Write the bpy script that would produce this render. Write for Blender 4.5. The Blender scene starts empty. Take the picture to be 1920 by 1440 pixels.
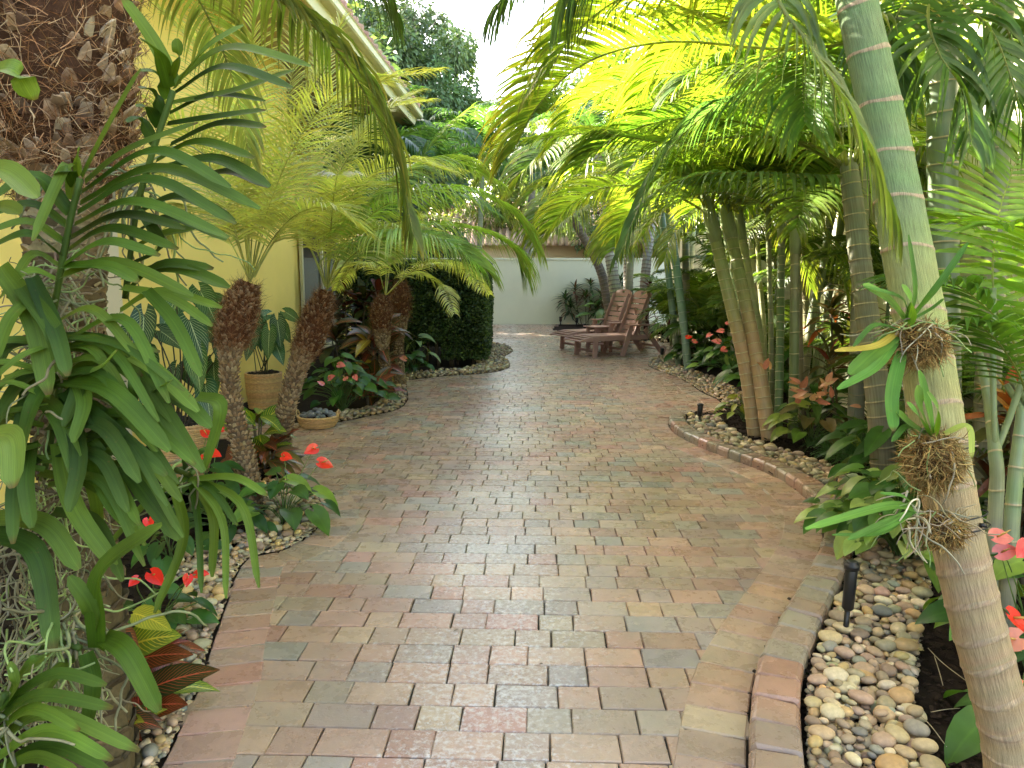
import bpy, math, random
from math import sin, cos, pi, radians, sqrt, atan2
from mathutils import Vector as V, Matrix, Quaternion, noise

# ------------------------------------------------------------ camera, world, sun
scene = bpy.context.scene
COL = scene.collection
F, CX, CY = 1430.0, 960.0, 720.0          # focal length and centre in photo pixels
CAMH, PITCH = 1.57, radians(8.4)
cam_d = bpy.data.cameras.new('camera')
cam_d.sensor_width = 36.0
cam_d.lens = 36.0 * F / 1920.0
cam_d.clip_start = 0.05
cam_d.clip_end = 800
cam = bpy.data.objects.new('camera', cam_d)
COL.objects.link(cam)
cam.location = (0, 0, CAMH)
cam.rotation_euler = (pi/2 - PITCH, 0, 0)
scene.camera = cam

SUN_AZ, SUN_EL = radians(-52), radians(31)      # left of forward
world = bpy.data.worlds.new('World')
scene.world = world
world.use_nodes = True
wn = world.node_tree
wn.nodes.clear()
wo = wn.nodes.new('ShaderNodeOutputWorld')
wb = wn.nodes.new('ShaderNodeBackground')
ws = wn.nodes.new('ShaderNodeTexSky')
ws.sky_type = 'NISHITA'
ws.sun_disc = False
ws.sun_elevation = SUN_EL
ws.sun_rotation = SUN_AZ
ws.air_density = 1.0
ws.dust_density = 3.0
ws.ozone_density = 1.0
wb.inputs['Strength'].default_value = 0.15
wm_ = wn.nodes.new('ShaderNodeMix'); wm_.data_type = 'RGBA'; wm_.blend_type = 'MULTIPLY'
wm_.inputs[0].default_value = 1.0; wm_.inputs[7].default_value = (1.15, 1.0, .88, 1)     # warm white balance
wn.links.new(ws.outputs[0], wm_.inputs[6]); wn.links.new(wm_.outputs[2], wb.inputs[0])
wn.links.new(wb.outputs[0], wo.inputs[0])
sd = bpy.data.lights.new('sun', 'SUN')
sd.energy = 4.2
sd.angle = radians(0.5)
sd.color = (1.0, 0.93, 0.80)
sun = bpy.data.objects.new('sun', sd)
COL.objects.link(sun)
sdir = V((sin(SUN_AZ)*cos(SUN_EL), cos(SUN_AZ)*cos(SUN_EL), sin(SUN_EL)))
sun.rotation_euler = (-sdir).to_track_quat('-Z', 'Y').to_euler()
sun.location = sdir * 30
scene.view_settings.view_transform = 'Standard'
scene.view_settings.look = 'None'
scene.view_settings.exposure = 3.3
scene.view_settings.gamma = 1
scene.cycles.max_bounces = 8
scene.cycles.diffuse_bounces = 3
scene.cycles.transmission_bounces = 6
scene.cycles.transparent_max_bounces = 4
scene.cycles.sample_clamp_indirect = 6

# ------------------------------------------------------------ picture -> place
SP, CP = sin(PITCH), cos(PITCH)
RIGHT, FWD, UP = V((1, 0, 0)), V((0, CP, -SP)), V((0, SP, CP))
CAM = V((0, 0, CAMH))
def P(px, py, d):
    """the point seen at a photo pixel, d metres in front of the lens"""
    return CAM + FWD*d + RIGHT*((px-CX)/F*d) + UP*((CY-py)/F*d)
def G(px, py, z=0.0):
    """the point seen at a photo pixel on the level z"""
    r = FWD + RIGHT*((px-CX)/F) + UP*((CY-py)/F)
    t = (z-CAMH)/r.z
    return CAM + r*t
YAW = radians(2.2)
U = V((sin(YAW), cos(YAW), 0))            # along the drive
W = V((cos(YAW), -sin(YAW), 0))           # across it
def L(w, u, z=0.0): return W*w + U*u + V((0, 0, z))

rnd = random.Random(7)
def R(a, b): return rnd.uniform(a, b)
def lerp(a, b, t): return a+(b-a)*t
def clamp(x, a=0.0, b=1.0): return max(a, min(b, x))
def vary(c, s=0.12, h=0.05):
    k = 1+R(-s, s)
    return (max(0, c[0]*k*(1+R(-h, h))), max(0, c[1]*k*(1+R(-h, h))), max(0, c[2]*k*(1+R(-h, h))))
def mixc(a, b, t): return tuple(a[i]+(b[i]-a[i])*t for i in range(3))

# ------------------------------------------------------------ mesh building
class MB:
    def __init__(s):
        s.v, s.f, s.c, s.uv = [], [], [], []
        s.flat = False
    def add(s, verts, faces, col=(1, 1, 1), uvs=None):
        n = len(s.v)
        s.v.extend(verts)
        if isinstance(col, list): s.c.extend(col)
        else: s.c.extend([col]*len(verts))
        s.uv.extend(uvs if uvs else [(0.5, 0.5)]*len(verts))
        s.f.extend([tuple(i+n for i in f) for f in faces])
    def build(s, name, mat, parent=None, smooth=True):
        me = bpy.data.meshes.new(name)
        o = V((0, 0, 0)) if parent is None else WLOC(parent)
        if o.length_squared > 0: vs = [(p[0]-o.x, p[1]-o.y, p[2]-o.z) for p in s.v]
        else: vs = [tuple(p) for p in s.v]
        me.from_pydata(vs, [], s.f)
        ca = me.color_attributes.new('Col', 'FLOAT_COLOR', 'POINT')
        flat = []
        for c in s.c: flat += [c[0], c[1], c[2], 1.0]
        ca.data.foreach_set('color', flat)
        ul = me.uv_layers.new(name='UVMap')
        li = [0]*len(me.loops)
        me.loops.foreach_get('vertex_index', li)
        fu = []
        for i in li: fu += [s.uv[i][0], s.uv[i][1]]
        ul.data.foreach_set('uv', fu)
        if smooth: me.polygons.foreach_set('use_smooth', [True]*len(me.polygons))
        me.materials.append(mat)
        ob = bpy.data.objects.new(name, me)
        COL.objects.link(ob)
        if parent is not None: ob.parent = parent
        return ob
def WLOC(o):
    p = o.location.copy()
    while o.parent is not None:
        o = o.parent
        p += o.location
    return p

def tag(o, label, cat, group=None, kind=None):
    if label: o['label'] = label
    if cat: o['category'] = cat
    if group: o['group'] = group
    if kind: o['kind'] = kind
    return o
def struct(o): o['kind'] = 'structure'; return o
def thing(name, label, cat, loc, group=None):
    o = bpy.data.objects.new(name, None)
    o.empty_display_size = 0.1
    COL.objects.link(o)
    o.location = loc
    return tag(o, label, cat, group)

def frame(d, hint=V((0, 0, 1))):
    d = d.normalized()
    s = d.cross(hint)
    if s.length < 1e-4: s = d.cross(V((0, 1, 0)))
    s.normalize()
    return d, s, s.cross(d).normalized()

def spline(pts, n):
    """Catmull-Rom through the points, n+1 samples; points are lists/vectors of any dimension"""
    pts = [list(p) for p in pts]
    k = len(pts)
    if k == 2: return [V([lerp(pts[0][j], pts[1][j], i/n) for j in range(len(pts[0]))]) for i in range(n+1)]
    ext = [[2*a-b for a, b in zip(pts[0], pts[1])]] + pts + [[2*a-b for a, b in zip(pts[-1], pts[-2])]]
    out = []
    for i in range(n+1):
        t = i/n*(k-1)
        j = min(int(t), k-2); t -= j
        p0, p1, p2, p3 = ext[j], ext[j+1], ext[j+2], ext[j+3]
        out.append(V([0.5*((2*b)+(-a+c)*t+(2*a-5*b+4*c-d)*t*t+(-a+3*b-3*c+d)*t**3) for a, b, c, d in zip(p0, p1, p2, p3)]))
    return out

def tube(mb, pts, rad, ns=8, col=(1, 1, 1), cap=True, jit=0.0):
    """round tube; rad number or list; col one colour or one per ring"""
    n = len(pts)
    if not isinstance(rad, (list, tuple)): rad = [rad]*n
    verts, uvs, cols = [], [], []
    ref = None
    length = 0.0
    for i in range(n):
        d = (pts[min(i+1, n-1)]-pts[max(i-1, 0)])
        if d.length < 1e-9: d = V((0, 0, 1))
        d.normalize()
        if ref is None:
            ref = d.cross(V((0.3, 1, 0.2)))
            if ref.length < 1e-3: ref = d.cross(V((1, 0, 0)))
        ref = (ref - d*ref.dot(d)).normalized()
        b = d.cross(ref)
        if i: length += (pts[i]-pts[i-1]).length
        for k in range(ns):
            a = 2*pi*k/ns
            r = rad[i]*(1+(R(-jit, jit) if jit else 0))
            verts.append(pts[i]+ref*(cos(a)*r)+b*(sin(a)*r))
            uvs.append((k/ns if k <= ns/2 else 1-k/ns, length))
            cols.append(col[i] if isinstance(col, list) else col)
    faces = []
    for i in range(n-1):
        for k in range(ns):
            k2 = (k+1) % ns
            faces.append((i*ns+k, i*ns+k2, (i+1)*ns+k2, (i+1)*ns+k))
    if cap:
        faces.append(tuple(range(ns-1, -1, -1)))
        faces.append(tuple((n-1)*ns+k for k in range(ns)))
    mb.add(verts, faces, cols, uvs)

def box(mb, c, hx, hy, hz, ax=V((1, 0, 0)), ay=V((0, 1, 0)), az=V((0, 0, 1)), col=(1, 1, 1), bev=0.0):
    """box with chamfered edges: c centre, half sizes, axes"""
    if bev <= 0:
        vs = [c+ax*(x*hx)+ay*(y*hy)+az*(z*hz) for x in (-1, 1) for y in (-1, 1) for z in (-1, 1)]
        fs = [(0, 1, 3, 2), (4, 6, 7, 5), (0, 4, 5, 1), (2, 3, 7, 6), (0, 2, 6, 4), (1, 5, 7, 3)]
        n = 8
    else:
        vs, idx = [], {}
        for x in (-1, 1):
            for y in (-1, 1):
                for z in (-1, 1):
                    for k in range(3):
                        q = [hx, hy, hz]
                        for j in range(3):
                            if j != k: q[j] -= bev
                        idx[(x, y, z, k)] = len(vs)
                        vs.append(c+ax*(x*q[0])+ay*(y*q[1])+az*(z*q[2]))
        fs = []
        I = lambda x, y, z, k: idx[(x, y, z, k)]
        for s in (-1, 1):
            fs.append((I(s, -1, -1, 0), I(s, 1, -1, 0), I(s, 1, 1, 0), I(s, -1, 1, 0))[::s])
            fs.append((I(-1, s, -1, 1), I(-1, s, 1, 1), I(1, s, 1, 1), I(1, s, -1, 1))[::s])
            fs.append((I(-1, -1, s, 2), I(1, -1, s, 2), I(1, 1, s, 2), I(-1, 1, s, 2))[::s])
        for a in (-1, 1):
            for b in (-1, 1):
                fs.append((I(a, b, -1, 0), I(a, b, 1, 0), I(a, b, 1, 1), I(a, b, -1, 1))[::-a*b])
                fs.append((I(a, -1, b, 0), I(a, 1, b, 0), I(a, 1, b, 2), I(a, -1, b, 2))[::a*b])
                fs.append((I(-1, a, b, 1), I(1, a, b, 1), I(1, a, b, 2), I(-1, a, b, 2))[::-a*b])
                for d in (-1, 1):
                    fs.append((I(a, b, d, 0), I(a, b, d, 1), I(a, b, d, 2))[::a*b*d])
        n = 24
    mb.add(vs, fs, col)

def ribbon(mb, pts, wid, nrm, fold=0.0, col=(1, 1, 1), cols=None, nu=1):
    """leaf blade along pts; wid list of half widths; nrm up hint (vector or list); fold lifts the edges"""
    n = len(pts)
    verts, uvs, cc = [], [], []
    m = 2*nu
    for i in range(n):
        d = pts[min(i+1, n-1)]-pts[max(i-1, 0)]
        nh = nrm[i] if isinstance(nrm, list) else nrm
        s = d.cross(nh)
        if s.length < 1e-6: s = V((1, 0, 0))
        s.normalize()
        up = s.cross(d).normalized()
        w = wid[i]
        for k in range(m+1):
            t = -1+2*k/m
            verts.append(pts[i]+s*(t*w)+up*(abs(t)*w*fold))
            uvs.append((k/m, i/(n-1)))
            cc.append(cols[i] if cols else col)
    faces = []
    q = m+1
    for i in range(n-1):
        for k in range(m):
            faces.append((i*q+k, i*q+k+1, (i+1)*q+k+1, (i+1)*q+k))
    mb.add(verts, faces, cc, uvs)

PROF = {
    'heart': ([0.0, .06, .18, .35, .55, .75, .9, 1.0], [.25, .72, .98, 1.0, .80, .48, .2, .01], .26),
    'lance': ([0.0, .08, .2, .38, .55, .75, .9, 1.0], [.08, .35, .75, 1.0, .95, .62, .26, .01], 0),
    'ovate': ([0.0, .06, .18, .36, .55, .75, .9, 1.0], [.12, .55, .9, 1.0, .88, .58, .28, .02], .05),
    'arrow': ([0.0, .05, .15, .32, .52, .75, .9, 1.0], [.30, .85, 1.0, .92, .72, .42, .18, .01], .34),
    'strap': ([0.0, .1, .25, .45, .65, .85, .95, 1.0], [.8, .9, 1.0, 1.0, .95, .86, .72, .28], 0),
    'oblan': ([0.0, .1, .25, .45, .65, .82, .93, 1.0], [.12, .28, .55, .85, 1.0, .85, .45, .02], 0),
}
def blade(mb, base, d, nrm, ln, wd, prof='ovate', droop=0.5, fold=0.25, wave=0.0, col=(.1, .3, .05), nu=2, tipcol=None, twist=0.0):
    """a broad leaf: base point, direction, face normal, length, full width"""
    vs_, ws_, lobe = PROF[prof]
    d, s, up = frame(d, nrm)
    n = len(vs_)
    pts, cur, dd = [], base.copy(), d.copy()
    prev = 0
    for t in vs_:
        st = (t-prev)*ln
        dd = (dd + V((0, 0, -1))*droop*(t-prev)).normalized()
        cur = cur+dd*st
        pts.append((cur.copy(), dd.copy()))
        prev = t
    verts, uvs, cc = [], [], []
    m = 2*nu
    ph = R(0, 6.28)
    for i, (p, dd) in enumerate(pts):
        a = twist*vs_[i]
        ss = (s*cos(a)+up*sin(a))
        ss = (ss-dd*ss.dot(dd)).normalized()
        uu = ss.cross(dd)
        for k in range(m+1):
            t = -1+2*k/m
            w = wd*.5*ws_[i]
            q = p+ss*(t*w)+uu*(abs(t)**1.3*w*fold)-dd*(lobe*ln*(t*t)*(1-vs_[i])**3)
            if wave: q += uu*(sin(vs_[i]*17+ph+(1.5 if t > 0 else 0))*wave*wd*abs(t))
            verts.append(q)
            uvs.append((k/m, vs_[i]))
            cc.append(mixc(col, tipcol, vs_[i]) if tipcol else col)
    faces = []
    q = m+1
    for i in range(n-1):
        for k in range(m):
            faces.append((i*q+k, i*q+k+1, (i+1)*q+k+1, (i+1)*q+k))
    mb.add(verts, faces, cc, uvs)

# ------------------------------------------------------------ materials
def newmat(name):
    m = bpy.data.materials.new(name)
    m.use_nodes = True
    nt = m.node_tree
    nt.nodes.clear()
    return m, nt
class N:
    def __init__(s, nt): s.nt = nt
    def __call__(s, t, **kw):
        n = s.nt.nodes.new('ShaderNode'+t)
        for k, v in kw.items():
            if k.startswith('i_'):
                key = k[2:]
                key = int(key) if key.isdigit() else key.replace('_', ' ')
                if hasattr(v, 'is_output'): s.nt.links.new(v, n.inputs[key])
                else: n.inputs[key].default_value = v
            else: setattr(n, k, v)
        return n
def math_(N_, op, a, b=None, c=None):
    kw = {'i_0': a}
    if b is not None: kw['i_1'] = b
    if c is not None: kw['i_2'] = c
    return N_('Math', operation=op, **kw).outputs[0]
def mixrgb(N_, f, a, b, mode='MIX'):
    n = N_('Mix', data_type='RGBA', blend_type=mode)
    nt = N_.nt
    for sock, val in ((n.inputs[0], f), (n.inputs[6], a), (n.inputs[7], b)):
        if hasattr(val, 'is_output'): nt.links.new(val, sock)
        else: sock.default_value = val if not isinstance(val, tuple) or len(val) == 4 else (*val, 1)
    return n.outputs[2]
def colattr(N_): return N_('Attribute', attribute_name='Col').outputs['Color']
def finish(nt, sh):
    o = nt.nodes.new('ShaderNodeOutputMaterial')
    nt.links.new(sh, o.inputs[0])

def leaf_mat(name, rough=0.4, trans=0.35, tcol=(1.3, 1.5, .5), noise_s=18, spec=0.5, veins=None, bump=0.0, dirt=0.25):
    m, nt = newmat(name); n = N(nt)
    c = colattr(n)
    co = n('TexCoord')
    ns = n('TexNoise', i_Vector=co.outputs['Object'], i_Scale=noise_s, i_Detail=3.0)
    r = n('MapRange', i_0=ns.outputs[0], i_1=0.3, i_2=0.7, i_3=1-dirt, i_4=1+dirt)
    c = mixrgb(n, 1.0, c, r.outputs[0], 'MULTIPLY')
    uv = n('UVMap')
    sx = n('SeparateXYZ', i_0=uv.outputs[0])
    au = math_(n, 'ABSOLUTE', math_(n, 'SUBTRACT', sx.outputs[0], 0.5))
    if bump:      # old leaves: rusty freckles and dry tips
        fr = n('TexNoise', i_Vector=co.outputs['Object'], i_Scale=55.0, i_Detail=5.0, i_Roughness=.7)
        f1 = n('MapRange', i_0=fr.outputs[0], i_1=.64, i_2=.72, i_3=0.0, i_4=.6).outputs[0]
        pl = n('TexNoise', i_Vector=co.outputs['Object'], i_Scale=5.0, i_Detail=1.0)
        tipm = math_(n, 'MULTIPLY', n('MapRange', i_0=sx.outputs[1], i_1=.93, i_2=.99, i_3=0.0, i_4=1.0).outputs[0], n('MapRange', i_0=pl.outputs[0], i_1=.5, i_2=.6, i_3=0.0, i_4=.9).outputs[0])
        c = mixrgb(n, math_(n, 'MAXIMUM', f1, tipm), c, (.10, .07, .02, 1))
        gr_ = n('TexNoise', i_Vector=n('Mapping', i_Vector=uv.outputs[0], i_Scale=(22, 1.2, 1)).outputs[0], i_Scale=1.0, i_Detail=3.0)
        c = mixrgb(n, 1.0, c, n('MapRange', i_0=gr_.outputs[0], i_1=.3, i_2=.7, i_3=.82, i_4=1.25).outputs[0], 'MULTIPLY')
    if veins:
        vc, freq, slant, wv, wm = veins
        t = math_(n, 'SUBTRACT', sx.outputs[1], math_(n, 'MULTIPLY', au, slant))
        wob = n('TexNoise', i_Vector=co.outputs['Object'], i_Scale=30.0, i_Detail=1.0)
        t = math_(n, 'ADD', t, math_(n, 'MULTIPLY', wob.outputs[0], 0.03))
        sv = math_(n, 'ABSOLUTE', math_(n, 'SUBTRACT', math_(n, 'FRACT', math_(n, 'MULTIPLY', t, freq)), 0.5))
        side = n('MapRange', i_0=sv, i_1=0.5-wv, i_2=0.5-wv*.35, i_3=0.0, i_4=1.0).outputs[0]
        fade = n('MapRange', i_0=au, i_1=0.38, i_2=0.49, i_3=1.0, i_4=0.0).outputs[0]
        mid = n('MapRange', i_0=au, i_1=wm, i_2=wm*.5, i_3=0.0, i_4=1.0).outputs[0]
        f = math_(n, 'MAXIMUM', math_(n, 'MULTIPLY', side, fade), mid)
        c = mixrgb(n, f, c, vc)
    else:
        mid = n('MapRange', i_0=au, i_1=0.06, i_2=0.0, i_3=0.0, i_4=0.35).outputs[0]
        c = mixrgb(n, mid, c, mixrgb(n, 1.0, c, (1.6, 1.6, 1.3, 1), 'MULTIPLY'))
    p = n('BsdfPrincipled', i_Base_Color=c, i_Roughness=rough)
    p.inputs['Specular IOR Level'].default_value = spec
    if bump:
        st = n('Mapping', i_Vector=uv.outputs[0], i_Scale=(60, 3, 1))
        nb = n('TexNoise', i_Vector=st.outputs[0], i_Scale=1.0, i_Detail=2.0)
        b = n('Bump', i_Height=nb.outputs[0], i_Strength=bump, i_Distance=0.002)
        nt.links.new(b.outputs[0], p.inputs['Normal'])
    tc = mixrgb(n, 1.0, c, (*tcol, 1), 'MULTIPLY')
    tr = n('BsdfTranslucent', i_Color=tc)
    mx = n('MixShader', i_0=trans)
    nt.links.new(p.outputs[0], mx.inputs[1]); nt.links.new(tr.outputs[0], mx.inputs[2])
    finish(nt, mx.outputs[0])
    return m

def surf_mat(name, base=None, rough=0.8, ns=8.0, amt=0.2, bump=0.3, bdist=0.004, bscale=60.0, stretch=(1, 1, 1), coord='Object', spec=0.3, metallic=0.0, second=None, sheen=None):
    """colour from the Col attribute (or base) broken by two noises, with bump"""
    m, nt = newmat(name); n = N(nt)
    co = n('TexCoord')
    vec = n('Mapping', i_Vector=co.outputs[coord], i_Scale=stretch).outputs[0]
    c = colattr(n) if base is None else n('RGB').outputs[0]
    if base is not None: c.default_value = (*base, 1)
    a = n('TexNoise', i_Vector=vec, i_Scale=ns, i_Detail=6.0, i_Roughness=.6)
    r = n('MapRange', i_0=a.outputs[0], i_1=0.3, i_2=0.7, i_3=1-amt, i_4=1+amt)
    c = mixrgb(n, 1.0, c, r.outputs[0], 'MULTIPLY')
    if second:
        sc, ss, lo, hi, f = second
        b2 = n('TexNoise', i_Vector=vec, i_Scale=ss, i_Detail=8.0, i_Roughness=.7)
        r2 = n('MapRange', i_0=b2.outputs[0], i_1=lo, i_2=hi, i_3=0.0, i_4=f)
        c = mixrgb(n, r2.outputs[0], c, (*sc, 1))
    p = n('BsdfPrincipled', i_Base_Color=c, i_Roughness=rough, i_Metallic=metallic)
    p.inputs['Specular IOR Level'].default_value = spec
    if bump:
        nb = n('TexNoise', i_Vector=vec, i_Scale=bscale, i_Detail=5.0, i_Roughness=.65)
        b = n('Bump', i_Height=nb.outputs[0], i_Strength=bump, i_Distance=bdist)
        nt.links.new(b.outputs[0], p.inputs['Normal'])
    finish(nt, p.outputs[0])
    return m

M = {}
M['frond'] = leaf_mat('frond_leaf', .38, .5, (1.48, 1.42, .42), 7, .4, bump=0, dirt=.38)
M['strap'] = leaf_mat('strap_leaf', .46, .28, (1.5, 1.5, .3), 6, .13, bump=.3)
M['leaf'] = leaf_mat('glossy_leaf', .38, .28, (1.5, 1.5, .35), 12, .24, bump=0, dirt=.2)
M['bush'] = leaf_mat('bush_leaf', .45, .3, (1.4, 1.5, .5), 3, .4)
M['vein'] = leaf_mat('veined_leaf', .35, .15, (1.3, 1.5, .5), 12, .5, veins=((.42, .50, .25, 1), 13, .9, .09, .022), dirt=.15)
M['croton_red'] = leaf_mat('croton_red_leaf', .3, .3, (1.5, 1.2, .4), 8, .5, veins=((.62, .13, .07, 1), 14, .7, .085, .03))
M['croton_yellow'] = leaf_mat('croton_yellow_leaf', .3, .35, (1.5, 1.4, .3), 8, .5, veins=((.65, .62, .09, 1), 12, .7, .14, .04))
M['spathe'] = leaf_mat('flower_spathe', .22, .35, (1.2, .7, .6), 20, .6, dirt=.12)
M['flower'] = M['spathe']
M['trunk'] = surf_mat('palm_trunk', None, .7, 3.0, .28, .5, .004, 5.0, (16, 1.2, 1), 'UV', .25)
M['trunk_streak'] = surf_mat('streaked_trunk', None, .75, 8.0, .34, .9, .006, 12.0, (14, 1.6, 1), 'UV', .25, second=((.10, .07, .04), 14.0, .55, .68, .75))
M['cane'] = surf_mat('green_cane', None, .42, 3.0, .14, .12, .003, 5.0, (10, 1.5, 1), 'UV', .4)
M['fibre'] = surf_mat('palm_fibre', None, .9, 30, .35, .6, .005, 80, spec=.1)
M['root'] = surf_mat('aerial_root', None, .7, 25, .25, .3, .003, 60, spec=.25)
M['mulch'] = surf_mat('bark_mulch', None, .95, 20, .4, .8, .01, 60, spec=.1)
M['soil'] = surf_mat('soil', (.022, .016, .012), 1.0, 14, .5, 1.0, .02, 40, spec=.1)
M['pebble'] = surf_mat('river_pebble', None, .55, 35, .22, .15, .002, 120, spec=.35, second=((.10, .08, .06), 22, .56, .8, .5))
M['stucco_yellow'] = surf_mat('yellow_stucco', (.92, .68, .18), .9, 1.2, .05, .5, .004, 70, spec=.15, second=((.76, .53, .15), 2.2, .55, .85, .5))
M['stucco_green'] = surf_mat('pale_green_stucco', (.68, .68, .50), .9, 1.0, .05, .5, .004, 60, spec=.15, second=((.56, .57, .42), 1.5, .55, .85, .5))
M['stucco_cream'] = surf_mat('cream_stucco', (.75, .62, .40), .9, 1.0, .07, .3, .004, 60, spec=.15)
M['trim'] = surf_mat('cream_trim', (.76, .68, .40), .6, 2, .06, .1, .002, 40, spec=.3)
M['soffit'] = surf_mat('soffit', (.52, .44, .28), .9, 2, .1, .2, .003, 40, spec=.1)
M['tile'] = surf_mat('roof_tile', None, .8, 6, .2, .2, .004, 40, spec=.2)
M['lumber'] = surf_mat('brown_lumber', (.36, .215, .17), .55, 4, .16, .25, .002, 30, (1, 1, 1), spec=.3)
M['black'] = surf_mat('black_plastic', (.012, .012, .013), .4, 10, .2, .1, .001, 100, spec=.4)
M['wicker'] = surf_mat('wicker', None, .6, 40, .22, .2, .002, 150, spec=.3)
M['wood'] = surf_mat('limb_bark', None, .9, 10, .3, .7, .008, 30, spec=.15)
M['mortar'] = surf_mat('joint_sand', (.05, .045, .03), 1.0, 30, .4, .6, .004, 90, spec=.1)

def brick_mat():
    m, nt = newmat('clay_paver'); n = N(nt)
    co = n('TexCoord').outputs['Object']
    c = colattr(n)
    a = n('TexNoise', i_Vector=co, i_Scale=9.0, i_Detail=8.0, i_Roughness=.65)
    r = n('MapRange', i_0=a.outputs[0], i_1=.3, i_2=.7, i_3=.86, i_4=1.12).outputs[0]
    c = mixrgb(n, 1.0, c, r, 'MULTIPLY')
    wide = n('TexNoise', i_Vector=co, i_Scale=1.3, i_Detail=4.0)
    c = mixrgb(n, 1.0, c, n('MapRange', i_0=wide.outputs[0], i_1=.35, i_2=.65, i_3=.80, i_4=1.04).outputs[0], 'MULTIPLY')
    st = n('TexNoise', i_Vector=co, i_Scale=16.0, i_Detail=10.0, i_Roughness=.8)
    c = mixrgb(n, n('MapRange', i_0=st.outputs[0], i_1=.56, i_2=.72, i_3=0.0, i_4=.55).outputs[0], c, (.13, .10, .075, 1))
    g = n('TexNoise', i_Vector=co, i_Scale=4.5, i_Detail=4.0)
    gr = n('MapRange', i_0=g.outputs[0], i_1=.5, i_2=.72, i_3=0.0, i_4=.3).outputs[0]
    c = mixrgb(n, gr, c, (.19, .20, .14, 1))
    # pale lime bloom, worn thin, with sky sheen painted in down the middle
    big = n('TexNoise', i_Vector=co, i_Scale=.9, i_Detail=2.0)
    fine = n('TexNoise', i_Vector=co, i_Scale=42.0, i_Detail=9.0, i_Roughness=.75)
    sp = n('SeparateXYZ', i_0=co)
    off = math_(n, 'ABSOLUTE', math_(n, 'ADD', sp.outputs[0], 0.12))
    band = n('MapRange', i_0=off, i_1=.15, i_2=1.2, i_3=.13, i_4=-.20).outputs[0]
    t = math_(n, 'ADD', math_(n, 'MULTIPLY_ADD', big.outputs[0], .35, band), fine.outputs[0])
    bl = n('MapRange', i_0=t, i_1=.76, i_2=.90, i_3=0.0, i_4=.7).outputs[0]
    c = mixrgb(n, bl, c, (.60, .59, .57, 1))
    ro = n('MapRange', i_0=a.outputs[0], i_1=.3, i_2=.7, i_3=.20, i_4=.38).outputs[0]
    p = n('BsdfPrincipled', i_Base_Color=c, i_Roughness=ro)
    p.inputs['Specular IOR Level'].default_value = .5
    nb = n('TexNoise', i_Vector=co, i_Scale=55.0, i_Detail=8.0, i_Roughness=.7)
    b = n('Bump', i_Height=nb.outputs[0], i_Strength=.45, i_Distance=.005)
    nt.links.new(b.outputs[0], p.inputs['Normal'])
    finish(nt, p.outputs[0])
    return m
M['brick'] = brick_mat()

def glass_mat():
    m, nt = newmat('dark_window_glass'); n = N(nt)
    p = n('BsdfPrincipled', i_Base_Color=(.02, .035, .04, 1), i_Roughness=.05)
    finish(nt, p.outputs[0])
    return m
M['glass'] = glass_mat()
# ------------------------------------------------------------ ground plan
def gl(pts): return [G(x, y) for x, y in pts]
LB1 = gl([(200, 1600), (300, 1440), (335, 1370), (372, 1290), (395, 1215), (425, 1130), (445, 1075), (470, 1047), (530, 1032), (580, 1005), (607, 968), (600, 940), (580, 918), (560, 900)])
LBm = gl([(550, 880), (545, 850), (520, 832), (440, 822), (250, 812), (60, 805)])
LBm2 = gl([(250, 788), (480, 790), (600, 795)])
LB2 = gl([(600, 795), (640, 791), (700, 779), (745, 768), (763, 752), (764, 735), (758, 722), (775, 712), (830, 706), (900, 701), (940, 695), (956, 687), (953, 677), (946, 669), (962, 658), (950, 650), (925, 645)])
RB1 = gl([(1397, 1600), (1400, 1440), (1403, 1360), (1415, 1275), (1440, 1215), (1475, 1150), (1510, 1090), (1535, 1040), (1543, 1005), (1535, 965), (1500, 925), (1450, 893), (1390, 868), (1320, 842), (1270, 816), (1254, 798), (1256, 784)])
RBm = gl([(1290, 775), (1340, 770)])
RB2 = gl([(1358, 762), (1345, 749), (1317, 736), (1278, 711), (1240, 697), (1217, 686), (1219, 676), (1245, 668), (1285, 664)])
RB3 = gl([(1275, 648), (1225, 638), (1130, 641), (1085, 634), (1050, 625), (1036, 617), (1040, 612)])
def dense(pl, step=0.04):
    k = max(8, int(sum((pl[i+1]-pl[i]).length for i in range(len(pl)-1))/step))
    q = spline(pl, k)
    out = [q[0]]
    for p in q[1:]:
        if (p-out[-1]).length > step*.5: out.append(p)
    return out
def resample(pl, step):
    out, acc = [(pl[0], (pl[1]-pl[0]).normalized())], 0.0
    for i in range(len(pl)-1):
        a, b = pl[i], pl[i+1]
        l = (b-a).length
        d = (b-a).normalized() if l else V((0, 1, 0))
        t = step-acc
        while t <= l:
            out.append((a+d*t, d)); t += step
        acc = l-(t-step)
    return out
dLB1, dLB2, dRB1, dRB2 = dense(LB1), dense(LB2), dense(RB1), dense(RB2)
WALLY = G(960, 608).y
path_poly = dLB1 + LBm + LBm2 + dLB2 + [V((-6, 17.5, 0)), V((-6, WALLY+.1, 0)), V((1.3, WALLY+.1, 0))] + RB3[::-1] + dRB2[::-1] + RBm[::-1] + dRB1[::-1]
def inside(p, poly):
    x, y, c = p.x, p.y, False
    j = len(poly)-1
    for i in range(len(poly)):
        a, b = poly[i], poly[j]
        if (a.y > y) != (b.y > y) and x < (b.x-a.x)*(y-a.y)/(b.y-a.y)+a.x: c = not c
        j = i
    return c
EDGE = dLB1+dLB2+dRB1+dRB2
def edge_dist(p, pts=EDGE):
    return sqrt(min((p.x-e.x)**2+(p.y-e.y)**2 for e in pts))

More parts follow.
